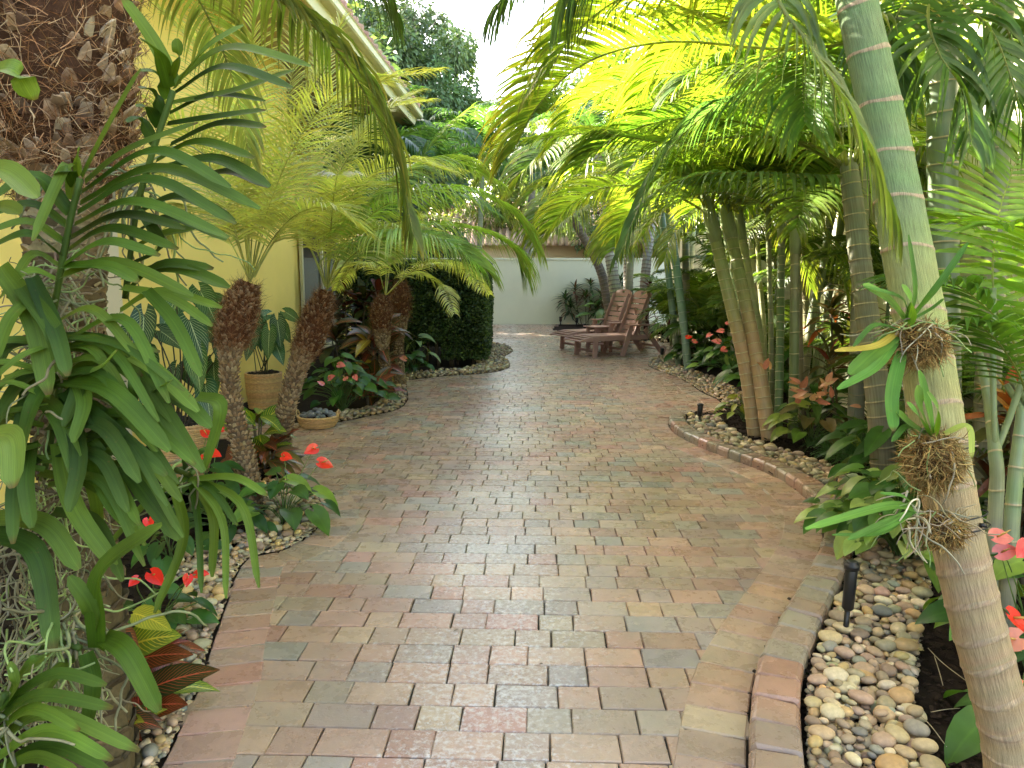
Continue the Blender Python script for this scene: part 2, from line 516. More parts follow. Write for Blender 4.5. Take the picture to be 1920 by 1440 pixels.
def poly_sheet(name, poly, z, mat, kind='structure'):
    mb = MB()
    mb.add([V((p.x, p.y, z)) for p in poly], [tuple(range(len(poly)))])
    o = mb.build(name, mat, smooth=False)
    o['kind'] = kind
    return o
gmb = MB()
gmb.add([V((-90, -30, -.05)), V((90, -30, -.05)), V((90, 120, -.05)), V((-90, 120, -.05))], [(0, 1, 2, 3)])
struct(gmb.build('ground', M['soil'], smooth=False))
poly_sheet('path_bedding', path_poly+[V((1.2, 0.8, 0)), V((-1.3, .8, 0))][:0], -0.014, M['mortar'])

BC = [(.41, .235, .165), (.42, .265, .175), (.38, .245, .165), (.34, .265, .20), (.30, .262, .215), (.44, .275, .175), (.34, .22, .155), (.40, .20, .14), (.46, .32, .205), (.37, .27, .185), (.37, .245, .17), (.42, .25, .165)]
def brick_at(mb, c, ax, ay, lx, ly, z, col, ch=.004, gap=.0020, th=.03, wob=.0026, taper=0.0):
    """one paver, chamfered round the top; taper narrows its -x side"""
    hx, hy = lx/2-gap, ly/2-gap
    tx, ty = R(-.006, .006), R(-.006, .006)
    vs = []
    def q(x, y, zz): 
        return c+ax*x+ay*(y*(1-taper*x/hx))+V((0, 0, zz+tx*x+ty*y))
    jj = [(R(-wob, wob), R(-wob, wob)) for _ in range(4)]
    for (h, dz) in ((0, -th), (0, -ch), (ch, 0)):
        for k, (sx, sy) in enumerate(((-1, -1), (1, -1), (1, 1), (-1, 1))):
            vs.append(q(sx*(hx-h)+jj[k][0], sy*(hy-h)+jj[k][1], z+dz))
    fs = [(8, 9, 10, 11)]
    for r in (0, 4):
        for k in range(4):
            fs.append((r+k, r+(k+1) % 4, r+4+(k+1) % 4, r+4+k))
    mb.add(vs, fs, col)
def brick_col():
    return vary(mixc(rnd.choice(BC), (.35, .275, .225), .25), .13, .05)
pm = MB()
row, u = 0, 0.9
while u < WALLY+.1:
    w = -7.5+R(0, .38)
    k = rnd.random() < .5
    z0 = R(-.0012, .0012)
    while w < 4.2:
        lx = .235 if k else .157
        if rnd.random() < .8: k = not k
        c = L(w+lx/2, u+.0762)
        if inside(c, path_poly) and (c.y > 17 or edge_dist(c) > .07):
            brick_at(pm, c, W, U, lx, .1524, z0+R(-.0014, .0014), brick_col())
        w += lx
    u += .1524
def course(mb, line, side, start=0.0, width=.229, step=.152, z=.003, lift=0.0, skip=None):
    rs = resample(line, step)
    for i, (p, d) in enumerate(rs):
        nrm = V((-d.y, d.x, 0))*side
        a = rs[max(i-1, 0)][1]; b = rs[min(i+1, len(rs)-1)][1]
        ang = a.cross(b).z*side*.5
        cc = p+nrm*(start+width/2)
        st = step*(1-ang*.5*1)*(1.0)
        # the outer end of each brick opens or closes with the bend
        curv = ang/step
        ly = step*max(.7, 1-curv*(start+width/2)*1.0)
        brick_at(mb, cc, nrm, d, width, ly, z+lift+R(-.001, .001), brick_col(), taper=clamp(curv*width/2, -.3, .3), wob=.0015, gap=.0034, ch=.005)
course(pm, dLB1, -1)
course(pm, dLB2, -1)
course(pm, dRB1, 1)
course(pm, dRB2, 1)
struct(pm.build('paved_path', M['brick'], smooth=False))

# raised kerb of tumbled blocks
KC = [(.30, .215, .16), (.34, .20, .145), (.27, .235, .175), (.32, .225, .16), (.36, .21, .15), (.29, .235, .175)]
km = MB()
def kerb(mb, line, side):
    rs = resample(line, .158)
    for i, (p, d) in enumerate(rs):
        nrm = V((-d.y, d.x, 0))*side
        wd, ln, ht = .165, .151, .072+R(-.005, .005)
        c0 = p+nrm*(wd/2+.006)
        col = vary(rnd.choice(KC), .1, .04)
        # profile across (rounded top), extruded along with rounded ends
        prof = [(-wd/2, -.02), (-wd/2, ht-.022), (-wd/2+.007, ht-.008), (-wd/2+.020, ht), (wd/2-.020, ht), (wd/2-.007, ht-.008), (wd/2, ht-.022), (wd/2, -.02)]
        st = [(-ln/2, .95, -.013), (-ln/2+.008, 1, 0), (ln/2-.008, 1, 0), (ln/2, .95, -.013)]
        tz = R(-.06, .06)
        vs = []
        for (s, sc, dz) in st:
            for (x, zz) in prof:
                q = c0+nrm*(x*sc)+d*(s*(1-(.0 if x < 0 else .05)))+V((0, 0, zz+dz*(1 if zz > 0 else 0)+tz*x))
                q += V((R(-.0026, .0026), R(-.0026, .0026), R(-.0022, .0022)))
                vs.append(q)
        k = len(prof)
        fs = []
        for a in range(len(st)-1):
            for b in range(k-1):
                fs.append((a*k+b, a*k+b+1, (a+1)*k+b+1, (a+1)*k+b))
        fs.append(tuple(range(k))[::-1]); fs.append(tuple((len(st)-1)*k+b for b in range(k)))
        mb.add(vs, fs, col)
kerb(km, dRB1, -1)
kb = km.build('brick_kerb', M['brick'])
for p_ in kb.data.polygons: p_.use_smooth = False
tag(kb, 'raised kerb of rounded brick blocks curving along the pebble bed on the right', 'kerb')

# planting beds: bark mulch sheets
Lbed = [V((-1.6, .9, 0))]+dLB1+LBm+[V((-3.6, G(60, 805).y, 0)), V((-4, .9, 0))]
Lbed2 = LBm2[:1]+LBm2[1:2]+dLB2+[V((-6, 17.5, 0)), V((-6, 8, 0))]
KE = [p+V((0.0, 0, 0)) for p in dRB1]
Rbed = dRB1+RBm+dRB2+[V((3.1, 16.6, 0)), V((3.6, 21.8, 0)), V((6, 21.8, 0)), V((6, .9, 0)), V((1.6, .9, 0))]
def bed(name, poly, label):
    cx = sum(p.x for p in poly)/len(poly)
    o = poly_sheet(name, poly, -.012, M['mulch'], 'structure')
bed('planting_bed', Lbed, ''); bed('planting_bed', Lbed2, ''); bed('planting_bed', Rbed, '')
bed('planting_bed', [RB3[0], RB3[1], RB3[2], RB3[3], RB3[4], RB3[5], V((1.4, WALLY, 0)), V((5, WALLY, 0)), V((5, 15.8, 0))][:9], '')
for o in bpy.data.objects:
    if o.name.startswith('planting_bed'):
        ca = o.data.color_attributes['Col']
        ca.data.foreach_set('color', [.020, .014, .010, 1]*len(ca.data))
# loose bark chips on the beds
mb = MB()
def chip(p, s):
    a = R(0, pi); d = V((cos(a), sin(a), R(-.4, .4))).normalized(); e = d.cross(V((R(-.4, .4), R(-.4, .4), 1))).normalized(); f = d.cross(e)
    k = R(.4, 1.6); c = (.020*k, .014*k, .010*k)
    box(mb, p, s, s*R(.2, .5), s*.12, d, e, f, c)
def scatter_chips(poly, x0, x1, y0, y1, n, s0, s1):
    for _ in range(n):
        p = V((R(x0, x1), R(y0, y1), 0))
        if inside(p, poly): chip(p+V((0, 0, R(-.005, .03))), R(s0, s1))
scatter_chips(Rbed, .8, 2.6, 2.0, 4.5, 5200, .006, .020)
scatter_chips(Rbed, 1.3, 3.6, 4.5, 10, 5000, .010, .026)
scatter_chips(Lbed, -2.4, -.5, 2.0, 6, 4200, .008, .022)
tag(mb.build('bark_mulch', M['mulch'], smooth=False), 'dark bark mulch covering the soil of the beds', 'mulch', kind='stuff')

# ------------------------------------------------------------ river pebbles
PC = {'cream': (.54, .45, .29), 'tan': (.38, .285, .165), 'ochre': (.43, .30, .13), 'grey': (.23, .225, .175), 'brown': (.26, .19, .125), 'olive': (.31, .275, .165), 'dark grey': (.14, .14, .12), 'pink': (.35, .245, .17)}
PW = ['cream']*4+['tan']*7+['ochre']*3+['grey']*2+['brown']*4+['olive']*4+['dark grey']*1+['pink']*2
import bmesh
def ico(sub):
    bm = bmesh.new(); bmesh.ops.create_icosphere(bm, subdivisions=sub, radius=1.0)
    bm.verts.ensure_lookup_table()
    r = ([v.co.copy() for v in bm.verts], [tuple(v.index for v in f.verts) for f in bm.faces]); bm.free(); return r
ICO = {1: ico(1), 2: ico(2), 3: ico(3)}
def pebble(mb, c, a, b, h, rot, tilt, col, sub=2, lump=.16):
    vs, fs = ICO[sub]
    o = V((R(0, 50), R(0, 50), R(0, 50)))
    m = Matrix.Rotation(rot, 3, 'Z') @ Matrix.Rotation(tilt, 3, 'X')
    out = []
    for v in vs:
        k = 1+lump*noise.noise(v*.9+o)
        # superellipse flattening gives worn river stones
        q = V((v.x*a, v.y*b, v.z*h))*k
        out.append(c+m @ q)
    mb.add(out, fs, col)
def band(line, side, r0, r1, n, size0, size1, gap=.8, layers=1, hh=.0, bound=None):
    """stones thrown into a strip beside a line"""
    cells, out = {}, []
    ln = len(line)
    for t in range(n):
        lay = 1 if t > n*.75 else 0
        i = rnd.randrange(1, ln-1)
        d = (line[i+1]-line[i-1]).normalized()
        nr = V((-d.y, d.x, 0))*side
        f = i/ln
        r1_ = r1(f) if callable(r1) else r1
        if r1_ <= r0: continue
        a = R(size0, size1) if rnd.random() > .25 else R(size0*.55, size0)
        p = line[i]+nr*R(r0+a*.7, r1_)+d*R(-.02, .02)
        if bound and not bound(p): continue
        ky, kx = int(p.y/.1), int(p.x/.1)
        ok = True
        for yy in (ky-1, ky, ky+1):
            for xx in (kx-1, kx, kx+1):
                for (q, b, l2) in cells.get((xx, yy), ()):
                    if l2 == lay and (q.x-p.x)**2+(q.y-p.y)**2 < ((a+b)*gap)**2: ok = False; break
                if not ok: break
            if not ok: break
        if not ok: continue
        cells.setdefault((kx, ky), []).append((p, a, lay))
        out.append((p+V((0, 0, hh+a*.35+lay*.026+R(-.004, .006))), a))
    return out
notpath = lambda p: not inside(p, path_poly)
stones = []
stones += [(p, a, 'kerb') for p, a in band(dRB1, -1, .185, lambda f: (.56-.1*f if f < .55 else .52), 40000, .026, .050, gap=.74, hh=.012, bound=notpath)]
stones += [(p, a, 'far right') for p, a in band(dRB2, -1, .0, lambda f: .46 if f < .85 else .25, 12000, .028, .05, bound=notpath)]
stones += [(p, a, 'left') for p, a in band(dLB1, 1, .0, lambda f: .20 if f < .45 else .36, 20000, .022, .042, bound=notpath)]
stones += [(p, a, 'hedge') for p, a in band(dLB2, 1, .0, lambda f: .30 if f < .35 else .55, 15000, .026, .048, bound=notpath)]
backb = dense(RB3)
stones += [(p, a, 'back') for p, a in band(backb, 1, .0, .9, 6000, .04, .07, bound=notpath)]
stones += [(p, a, 'back') for p, a in band(dense([G(1290, 652), G(1255, 636), G(1215, 636)]), -1, .0, .7, 1500, .03, .055, bound=lambda p: True)]
for ln_, sd_, r0_, r1_ in ((dRB1, -1, .185, .55), (dLB1, 1, .0, .22), (dRB2, -1, .0, .42)):
    stones += [(V((p.x, p.y, .006+R(0, .008))), a, 'filler') for p, a in band(ln_, sd_, r0_, r1_, 16000, .013, .024, gap=.72, bound=notpath)]
def inview(p):
    q = p-CAM; d = q.dot(FWD)
    if d < .3: return None
    x = CX+q.dot(RIGHT)/d*F; y = CY-q.dot(UP)/d*F
    return (x, y, d) if -10 < x < 1930 and -10 < y < 1450 else None
ranked = []
for i, (p, a, g) in enumerate(stones):
    v = inview(p)
    if v is None: continue
    x, y, d = v
    hid = g == 'filler' or (g == 'left' and x < 210) or (g == 'kerb' and x > 1780 and y > 1100) or (g == 'kerb' and 1540 < x < 1760 and 850 < y < 1090)
    if not hid: ranked.append((a/d+(.004 if p.z > .05 else 0), i))
ranked.sort(reverse=True)
indiv = {i for _, i in ranked[:296]}
GL = {'kerb': ('smooth {} river pebble between the raised brick kerb and the leaning palm', '{} pebbles beside the raised kerb'),
      'left': ('smooth {} river pebble in the left bed near the red flowers', '{} pebbles under the red flowers'),
      'hedge': ('smooth {} river pebble at the foot of the hedge', '{} pebbles by the hedge'),
      'far right': ('smooth {} river pebble beside the pink flower bed', '{} pebbles by the pink flowers')}
mass = MB()
for i, (p, a, g) in enumerate(stones):
    kind = rnd.choice(PW)
    col = vary(PC[kind], .18, .07)
    d = (p-CAM).length
    b = a*R(.62, .92); h = a*R(.42, .62)
    args = (p, a, b, h, R(0, pi), R(-.35, .35), col)
    if i in indiv:
        m1 = MB()
        pebble(m1, V((0, 0, 0)), *args[1:], sub=3 if a/d > .0095 else 2)
        o = m1.build('river_pebble', M['pebble'])
        o.location = p
        tag(o, GL[g][0].format(kind), 'pebble', GL[g][1].format(kind))
    else:
        pebble(mass, *args, sub=2 if d < 6.5 else 1)
tag(mass.build('pebbles', M['pebble']), 'river pebbles filling the borders along both sides of the drive', 'pebbles', kind='stuff')
print('stones', len(stones))

# ------------------------------------------------------------ walls and houses
def quad_wall(mb, a, b, z0, z1, th, inward, col=(1, 1, 1)):
    d = (b-a).normalized(); c = (a+b)/2+inward*(th/2)
    box(mb, V((c.x, c.y, (z0+z1)/2)), (b-a).length/2, th/2, (z1-z0)/2, d, V((-d.y, d.x, 0)), V((0, 0, 1)), col)
# yellow house on the left
HW = -3.58
house = thing('yellow_house', 'yellow stuccoed house along the left side with a deep cream eave', 'house', L(HW, 4))
mb = MB(); box(mb, L(HW-3.5, 4.0, 2.3), 3.5, 7.02, 2.3, W, U, col=(1, 1, 1)); mb.build('wall', M['stucco_yellow'], house, False)
mb = MB(); box(mb, L(HW-1.0-2.5, 15.0, 2.297), 2.5, 3.98, 2.297, W, U); mb.build('recessed_wall', M['stucco_yellow'], house, False)
# soffit, fascia, roof
mb = MB(); box(mb, L(-6.15, 5.5, 4.44), 3.6, 10.2, .03, W, U); mb.build('soffit', M['soffit'], house, False)
mb = MB(); box(mb, L(-2.52, 5.5, 4.55), .022, 10.24, .15, W, U, bev=.006)
box(mb, L(-6.15, 15.74, 4.55), 3.6, .022, .15, W, U, bev=.006); mb.build('fascia', M['trim'], house, False)
mb = MB()
for k in range(len([0])):
    prof = [(0, 0), (.10, 0), (.12, .02), (.12, .10), (.135, .115), (.125, .12), (.11, .10), (.10, .03), (.02, .02), (0, .12)]
    vs = []
    for s in (-4.7, 15.7):
        for (x, z) in prof: vs.append(L(-2.495+x, s, 4.57+z))
    k = len(prof)
    fs = [(i, (i+1) % k, k+(i+1) % k, k+i) for i in range(k)]+[tuple(range(k)), tuple(range(2*k-1, k-1, -1))]
    mb.add(vs, fs)
mb.build('gutter', M['trim'], house, False)
mb = MB()
rc = (.42, .24, .16)
vs = [L(-2.5, -4.7, 4.72), L(-2.5, 15.75, 4.72), L(-9.6, 10, 6.9), L(-9.6, -4.7, 6.9), L(-9.8, 15.75, 4.72)]
mb.add(vs, [(0, 1, 2, 3), (1, 4, 2)], rc)
for i in range(68):      # barrel tile courses running up the slope
    s = -4.6+i*.3
    top = 1 if s < 10 else clamp((15.7-s)/5.7)
    tube(mb, [L(-2.42, s, 4.75), L(lerp(-2.42, -9.6, top), s, lerp(4.75, 6.93, top))], .085, 8, vary(rc, .15))
mb.build('roof', M['tile'], house, True)
# tall glass door in the recess and its cream frame
mb = MB(); box(mb, L(HW-.97, 15.7, 1.25), .012, 1.3, 1.2, W, U); mb.build('window', M['glass'], house, False)
mb = MB()
for s in (14.38, 15.7, 17.02): box(mb, L(HW-.94, s, 1.25), .03, .04, 1.24, W, U, bev=.004)
for z in (.03, 2.5): box(mb, L(HW-.945, 15.7, z), .03, 1.36, .04, W, U, bev=.004)
mb.build('window_frame', M['trim'], house, False)
mb = MB(); box(mb, L(HW-.5, 11.035, 1.5), .20, .012, 1.1, W, U); mb.build('window', M['glass'], house, False)
mb = MB()
for x in (-.25, .25): box(mb, L(HW-.5+x, 11.05, 1.5), .035, .03, 1.15, W, U, bev=.004)
mb.build('window_frame', M['trim'], house, False)
# pilaster beside the potted plants
mb = MB(); box(mb, L(HW+.06, 6.0, 1.45), .058, .22, 1.45, W, U, bev=.01); mb.build('pilaster', M['stucco_cream'], house, False)

# walls
mb = MB(); box(mb, V((-1.5, WALLY+.12, .955)), 9, .12, .955); box(mb, V((-1.5, WALLY+.12, 1.93)), 9, .15, .03, bev=.008)
tag(mb.build('garden_wall', M['stucco_green'], smooth=False), 'pale green stuccoed wall closing the far end of the drive', 'wall')
RW = 3.55
mb = MB(); box(mb, L(RW+.15, 4.6, 2.3), .15, 5.0, 2.3, W, U)
tag(mb.build('tall_wall', M['stucco_green'], smooth=False), 'tall pale green wall behind the leaning palm trunk at the right', 'wall')
mb = MB(); box(mb, L(RW+.12, 15.8, 1.2), .12, 6.18, 1.2, W, U)
tag(mb.build('boundary_wall', M['stucco_green'], smooth=False), 'lower pale green wall behind the green palm canes on the right', 'wall')

# neighbour's house beyond the end wall
nb = thing('neighbour_house', 'cream house with a terracotta tiled roof beyond the end wall', 'house', V((3, 38, 0)))
mb = MB(); box(mb, V((2, 38, 1.35)), 9, 4, 1.35); mb.build('wall', M['stucco_cream'], nb, False)
mb = MB(); mb.add([V((-7.6, 33.3, 2.68)), V((11.6, 33.3, 2.68)), V((9, 38, 4.9)), V((-5, 38, 4.9)), V((11.6, 42.7, 2.68)), V((-7.6, 42.7, 2.68))], [(0, 1, 2, 3), (1, 4, 2), (4, 5, 3, 2), (5, 0, 3)], (.60, .44, .33))
for i in range(63):
    x = -7.4+i*.3
    t = 1 if -5 < x < 9 else (clamp((x+7.6)/2.6) if x < 0 else clamp((11.6-x)/2.6))
    tube(mb, [V((x, 33.22, 2.72)), V((x, lerp(33.22, 38, t), lerp(2.72, 4.95, t)))], .09, 6, vary((.62, .46, .35), .15))
mb.build('roof', M['tile'], nb)
for x in (-1.2, 1.6, 4.4):
    mb = MB(); box(mb, V((x, 33.98, 1.5)), .7, .03, .6); w_ = mb.build('window', M['glass'], nb, False)
    mb = MB()
    for q in (-.74, .74): box(mb, V((x+q, 33.96, 1.5)), .04, .05, .68)
    for q in (-.64, .64): box(mb, V((x, 33.96, 1.5+q)), .70, .05, .04)
    mb.build('window_frame', M['trim'], w_, False)
# ------------------------------------------------------------ palms: generators
def strip(mb, pts, wid, nrm, col, c2=None, fold=0.0):
    """two-vertex leaflet (or three with a fold)"""
    n = len(pts)
    vs, uv, cc = [], [], []
    for i in range(n):
        d = pts[min(i+1, n-1)]-pts[max(i-1, 0)]
        s = d.cross(nrm)
        if s.length < 1e-7: s = V((1, 0, 0))
        s.normalize()
        t = i/(n-1)
        c = mixc(col, c2, t*t) if c2 else col
        if fold:
            up = s.cross(d).normalized()
            vs += [pts[i]-s*wid[i]+up*(wid[i]*fold), pts[i], pts[i]+s*wid[i]+up*(wid[i]*fold)]
            uv += [(0, t), (.5, t), (1, t)]; cc += [c]*3
        else:
            vs += [pts[i]-s*wid[i], pts[i]+s*wid[i]]
            uv += [(0.05, t), (.95, t)]; cc += [c]*2
    q = 3 if fold else 2
    fs = [(i*q+k, i*q+k+1, (i+1)*q+k+1, (i+1)*q+k) for i in range(n-1) for k in range(q-1)]
    mb.add(vs, fs, cc, uv)

def frond(mb, rach, n, ll, w, pet=.18, droop=.9, a0=68, a1=28, rise=.25, col=(.15, .25, .04), tip=None, fold=.35, seg=5, rr=.009, rcol=None, hint=V((0, 0, 1)), jit=.12, lenp=None, miss=.02, both=True):
    """feather leaf along rachis points (dense list)"""
    k = len(rach)
    rcol = rcol or mixc(col, (.34, .34, .12), .6)
    tube(mb, rach, [lerp(rr, rr*.18, (i/(k-1))**.8) for i in range(k)], 6, rcol, cap=False)
    for side in ((-1, 1) if both else (1,)):
        for j in range(n):
            if rnd.random() < miss: continue
            t = pet+(1-pet)*((j+R(-.2, .2)+.5)/n)
            f = clamp(t)*(k-1); i = min(int(f), k-2); f -= i
            b = rach[i].lerp(rach[i+1], f)
            d = (rach[min(i+1, k-1)]-rach[max(i-1, 0)]).normalized()
            s = d.cross(hint)
            if s.length < .05: s = d.cross(V((0, 1, .2)))
            s.normalize(); up = s.cross(d).normalized()
            tt = (t-pet)/(1-pet)
            ang = radians(lerp(a0, a1, tt**1.3))+R(-.06, .06)
            l = ll*(lenp(tt) if lenp else (.50+1.05*tt-1.25*tt*tt)/.72)*(1+R(-jit, jit))
            dd = (d*cos(ang)+s*(side*sin(ang))+up*(rise+R(-.07, .07))).normalized()
            pts = [b]; cur = b.copy(); cd = dd.copy()
            for q in range(seg):
                cd = (cd+V((R(-.03, .03), R(-.03, .03), -1))*(droop/seg*(q+.6)/seg*2)).normalized()
                cur = cur+cd*(l/seg); pts.append(cur.copy())
            ww = [w*.5*x for x in ([.55, 1, 1, .8, .5, .05] if seg == 5 else [.55, 1, .9, .55, .05] if seg == 4 else [.6, 1, .7, .05])]
            nr = (up*1.0-dd*0.2+s*(side*-.35)).normalized()
            c = vary(col, .16, .08)
            strip(mb, pts, ww, nr, c, mixc(c, tip, rnd.random()) if tip else None, fold)

def arc_rachis(ln, e0, bend, n=16, side=0.0):
    """rachis in local space: starts at the origin towards +X at elevation e0 and bends down"""
    pts, p, e = [V((0, 0, 0))], V((0, 0, 0)), e0
    y = 0
    for i in range(n):
        t = (i+1)/n
        e = e0-bend*t**1.5
        y = side*t*t
        p = p+V((cos(e)*cos(y), cos(e)*sin(y), sin(e)))*(ln/n)
        pts.append(p.copy())
    return pts

class Crown:
    """a few frond meshes of one kind, reused with turns"""
    def __init__(s, variants, mat, **kw):
        s.me = []
        for (ln, e0, bend, side) in variants:
            mb = MB(); frond(mb, arc_rachis(ln, e0, bend, 14, side), **kw)
            o = mb.build('frond', mat)
            s.me.append(o.data); bpy.data.objects.remove(o)
    def put(s, parent, at, n, az0=None, el=(-.1, .35), sc=(.85, 1.1), azs=None, pick=None):
        az0 = R(0, 6.28) if az0 is None else az0
        for i in range(n):
            o = bpy.data.objects.new('frond', s.me[(pick[i] if pick else rnd.randrange(len(s.me)))])
            COL.objects.link(o); o.parent = parent
            az = azs[i] if azs else az0+i*2.399+R(-.2, .2)
            a = V((cos(az), sin(az), 0))
            o.location = at-WLOC(parent)+a*.02
            o.rotation_euler = (R(-.15, .15), -R(*el), az)
            k = R(*sc); o.scale = (k, k, k)

def ring_trunk(mb, pts, rads, spacing, colf, ringc, band=.010, bulge=.05, ns=14, tilt=.006, wob=0.0, ringrough=.15):
    """smooth cane with leaf scars: pts and rads are splined"""
    path = spline([(*p, r) for p, r in zip(pts, rads)], 160)
    P_ = [V(q[:3]) for q in path]; Rr = [q[3] for q in path]
    acc = [0]
    for i in range(len(P_)-1): acc.append(acc[-1]+(P_[i+1]-P_[i]).length)
    tot = acc[-1]
    rows = []      # (s, radius factor, is ring)
    s = 0.0
    while s < tot:
        sp = (spacing(s/tot) if callable(spacing) else spacing)*R(.86, 1.14)
        for q in (.1, .35, .65, .9): rows.append((s+band+(sp-band)*q, 1-.012*sin(q*pi), 0))
        s += sp
        rows += [(s-band*.2, 1+bulge*.35, 0), (s, 1+bulge, 1), (s+band*.5, 1+bulge*.8, 1), (s+band, 1+bulge*.1, 1), (s+band*1.25, 1, 0)]
    rows = sorted(r for r in rows if 0 <= r[0] <= tot)
    vs, cc, uv, j, ref = [], [], [], 0, None
    ph = R(0, 6)
    for (s, k, ring) in rows:
        while j < len(acc)-2 and acc[j+1] < s: j += 1
        f = (s-acc[j])/max(1e-6, acc[j+1]-acc[j])
        c = P_[j].lerp(P_[j+1], f); r = lerp(Rr[j], Rr[j+1], f)*k
        d = (P_[min(j+2, len(P_)-1)]-P_[max(j-1, 0)]).normalized()
        if ref is None: ref = d.cross(V((.2, 1, .1))).normalized()
        ref = (ref-d*ref.dot(d)).normalized(); b = d.cross(ref)
        base = colf(s/tot)
        if not ring: ph2 = ph
        for a_ in range(ns):
            a = 2*pi*a_/ns
            off = d*(tilt*sin(a+ph)+tilt*.3*sin(3*a+ph*2))
            rk = r*(1+(R(-.012, .02) if ring else R(-.004, .004)))
            vs.append(c+ref*(cos(a)*rk)+b*(sin(a)*rk)+off)
            cc.append(vary(mixc(ringc, (.12, .08, .05), R(0, ringrough*2)), ringrough, .05) if ring else base)
            uv.append((a_/ns if a_ <= ns/2 else 1-a_/ns, s))
        ph += .12 if ring else 0
    n = len(rows)
    fs = [(i*ns+k, i*ns+(k+1) % ns, (i+1)*ns+(k+1) % ns, (i+1)*ns+k) for i in range(n-1) for k in range(ns)]
    fs += [tuple(range(ns-1, -1, -1)), tuple((n-1)*ns+k for k in range(ns))]
    mb.add(vs, fs, cc, uv)

def strand(mb, p, d, ln, w, col, curl=.6, seg=4):
    pts = [p.copy()]
    cd = d.normalized(); cur = p.copy()
    tw = V((R(-1, 1), R(-1, 1), R(-1, 1)))*curl
    for q in range(seg):
        cd = (cd+tw/seg+V((R(-1, 1), R(-1, 1), R(-1, 1)))*curl*.3).normalized()
        cur = cur+cd*(ln/seg); pts.append(cur.copy())
    strip(mb, pts, [w, w, w*.8, w*.6, w*.2][:seg+1], V((R(-1, 1), R(-1, 1), R(-1, 1))).normalized(), col)

def stub(mb, p, out, up, ln, wd, th, col, tipc=None):
    """old leaf base: a flat wedge leaning out and up"""
    s = out.cross(up).normalized()
    d = (out*R(.5, 1.0)+up*R(.5, 1.0)).normalized()
    n = s.cross(d)
    q = []
    for (t, w, h) in ((-.3, 1.1, 1.1), (.45, .85, .7), (1.0, R(.2, .6), R(.1, .4))):
        for (x, y) in ((-1, -1), (1, -1), (1, 1), (-1, 1)):
            q.append(p+d*(ln*t)+s*(x*w*wd*.5)+n*(y*h*th*.5)+V((R(-1, 1), R(-1, 1), R(-1, 1)))*ln*.06)
    fs = [(i+k, i+(k+1) % 4, i+4+(k+1) % 4, i+4+k) for i in (0, 4) for k in range(4)]+[(8, 9, 10, 11)]
    tipc = tipc or col
    mb.add(q, fs, [col]*4+[mixc(col, tipc, .4)]*4+[tipc]*4)

def date_trunk(root, pts, rads, tf, stubs=22, ln=.035, wd=.026, fibre=500, fl=.09, fcore=(.075, .03, .014), rowh=.024, core=(.10, .07, .042)):
    """pygmy date trunk: scaly below, swollen and fibrous above the fraction tf"""
    path = spline([(*p, r) for p, r in zip(pts, rads)], 60)
    P_ = [V(q[:3]) for q in path]; Rr = [max(.01, q[3]) for q in path]
    acc = [0]
    for i in range(60): acc.append(acc[-1]+(P_[i+1]-P_[i]).length)
    tot = acc[-1]
    mb = MB()
    tube(mb, P_, [r*.9 for r in Rr], 14, [core if i/60 < tf else fcore for i in range(61)], jit=.05)
    def at(s):
        t = clamp(s/tot)*60; i = min(int(t), 59); f = t-i
        return P_[i].lerp(P_[i+1], f), lerp(Rr[i], Rr[i+1], f), (P_[i+1]-P_[i]).normalized()
    s = 0; k = 0
    while s < tot*(tf+.02):
        c, r, d = at(s)
        m = max(6, int(2*pi*r/wd*.85))
        for j in range(m):
            a = 2*pi*(j+.5*(k % 2))/m+R(-.1, .1)
            x = d.cross(V((0, 1, .1))).normalized(); y = d.cross(x)
            o = x*cos(a)+y*sin(a)
            cc = vary(rnd.choice([(.26, .17, .08), (.19, .115, .055), (.30, .22, .12), (.13, .08, .04)]), .2)
            stub(mb, c+o*r*.86+d*R(-.004, .004), o, d, ln*R(.7, 1.3), wd*R(.8, 1.1), .012, cc, mixc(cc, (.34, .28, .19), R(0, .7)))
        s += rowh; k += 1
    mb.build('trunk', M['fibre'], root, False)
    mb = MB()
    n = int(fibre*.16)
    for j in range(n):
        s = lerp(tot*tf, tot*.99, rnd.random())
        c, r, d = at(s); a = R(0, 6.28)
        x = d.cross(V((0, 1, .1))).normalized(); y = d.cross(x); o = x*cos(a)+y*sin(a)
        cc = vary(rnd.choice([(.16, .075, .03), (.10, .045, .02), (.24, .14, .07), (.07, .035, .02), (.13, .05, .02)]), .25)
        stub(mb, c+o*r*.92, o, d, ln*R(.6, 1.3), wd*R(.5, 1.0), .012, cc, mixc(cc, (.45, .34, .22), R(0, .8)))
    for j in range(fibre):
        s = lerp(tot*tf*.97, tot, rnd.random())
        c, r, d = at(s); a = R(0, 6.28)
        x = d.cross(V((0, 1, .1))).normalized(); y = d.cross(x); o = x*cos(a)+y*sin(a); tg = d.cross(o)
        cc = vary(rnd.choice([(.22, .10, .04), (.13, .055, .022), (.30, .17, .08), (.09, .04, .02)]), .3)
        strand(mb, c+o*r*R(.95, 1.12), tg*R(-1, 1)+d*R(-.9, .9)+o*R(-.05, .45), fl*R(.5, 1.4), .0009*R(.6, 1.6), cc)
    mb.build('fibre', M['fibre'], root, False)
    return at, tot

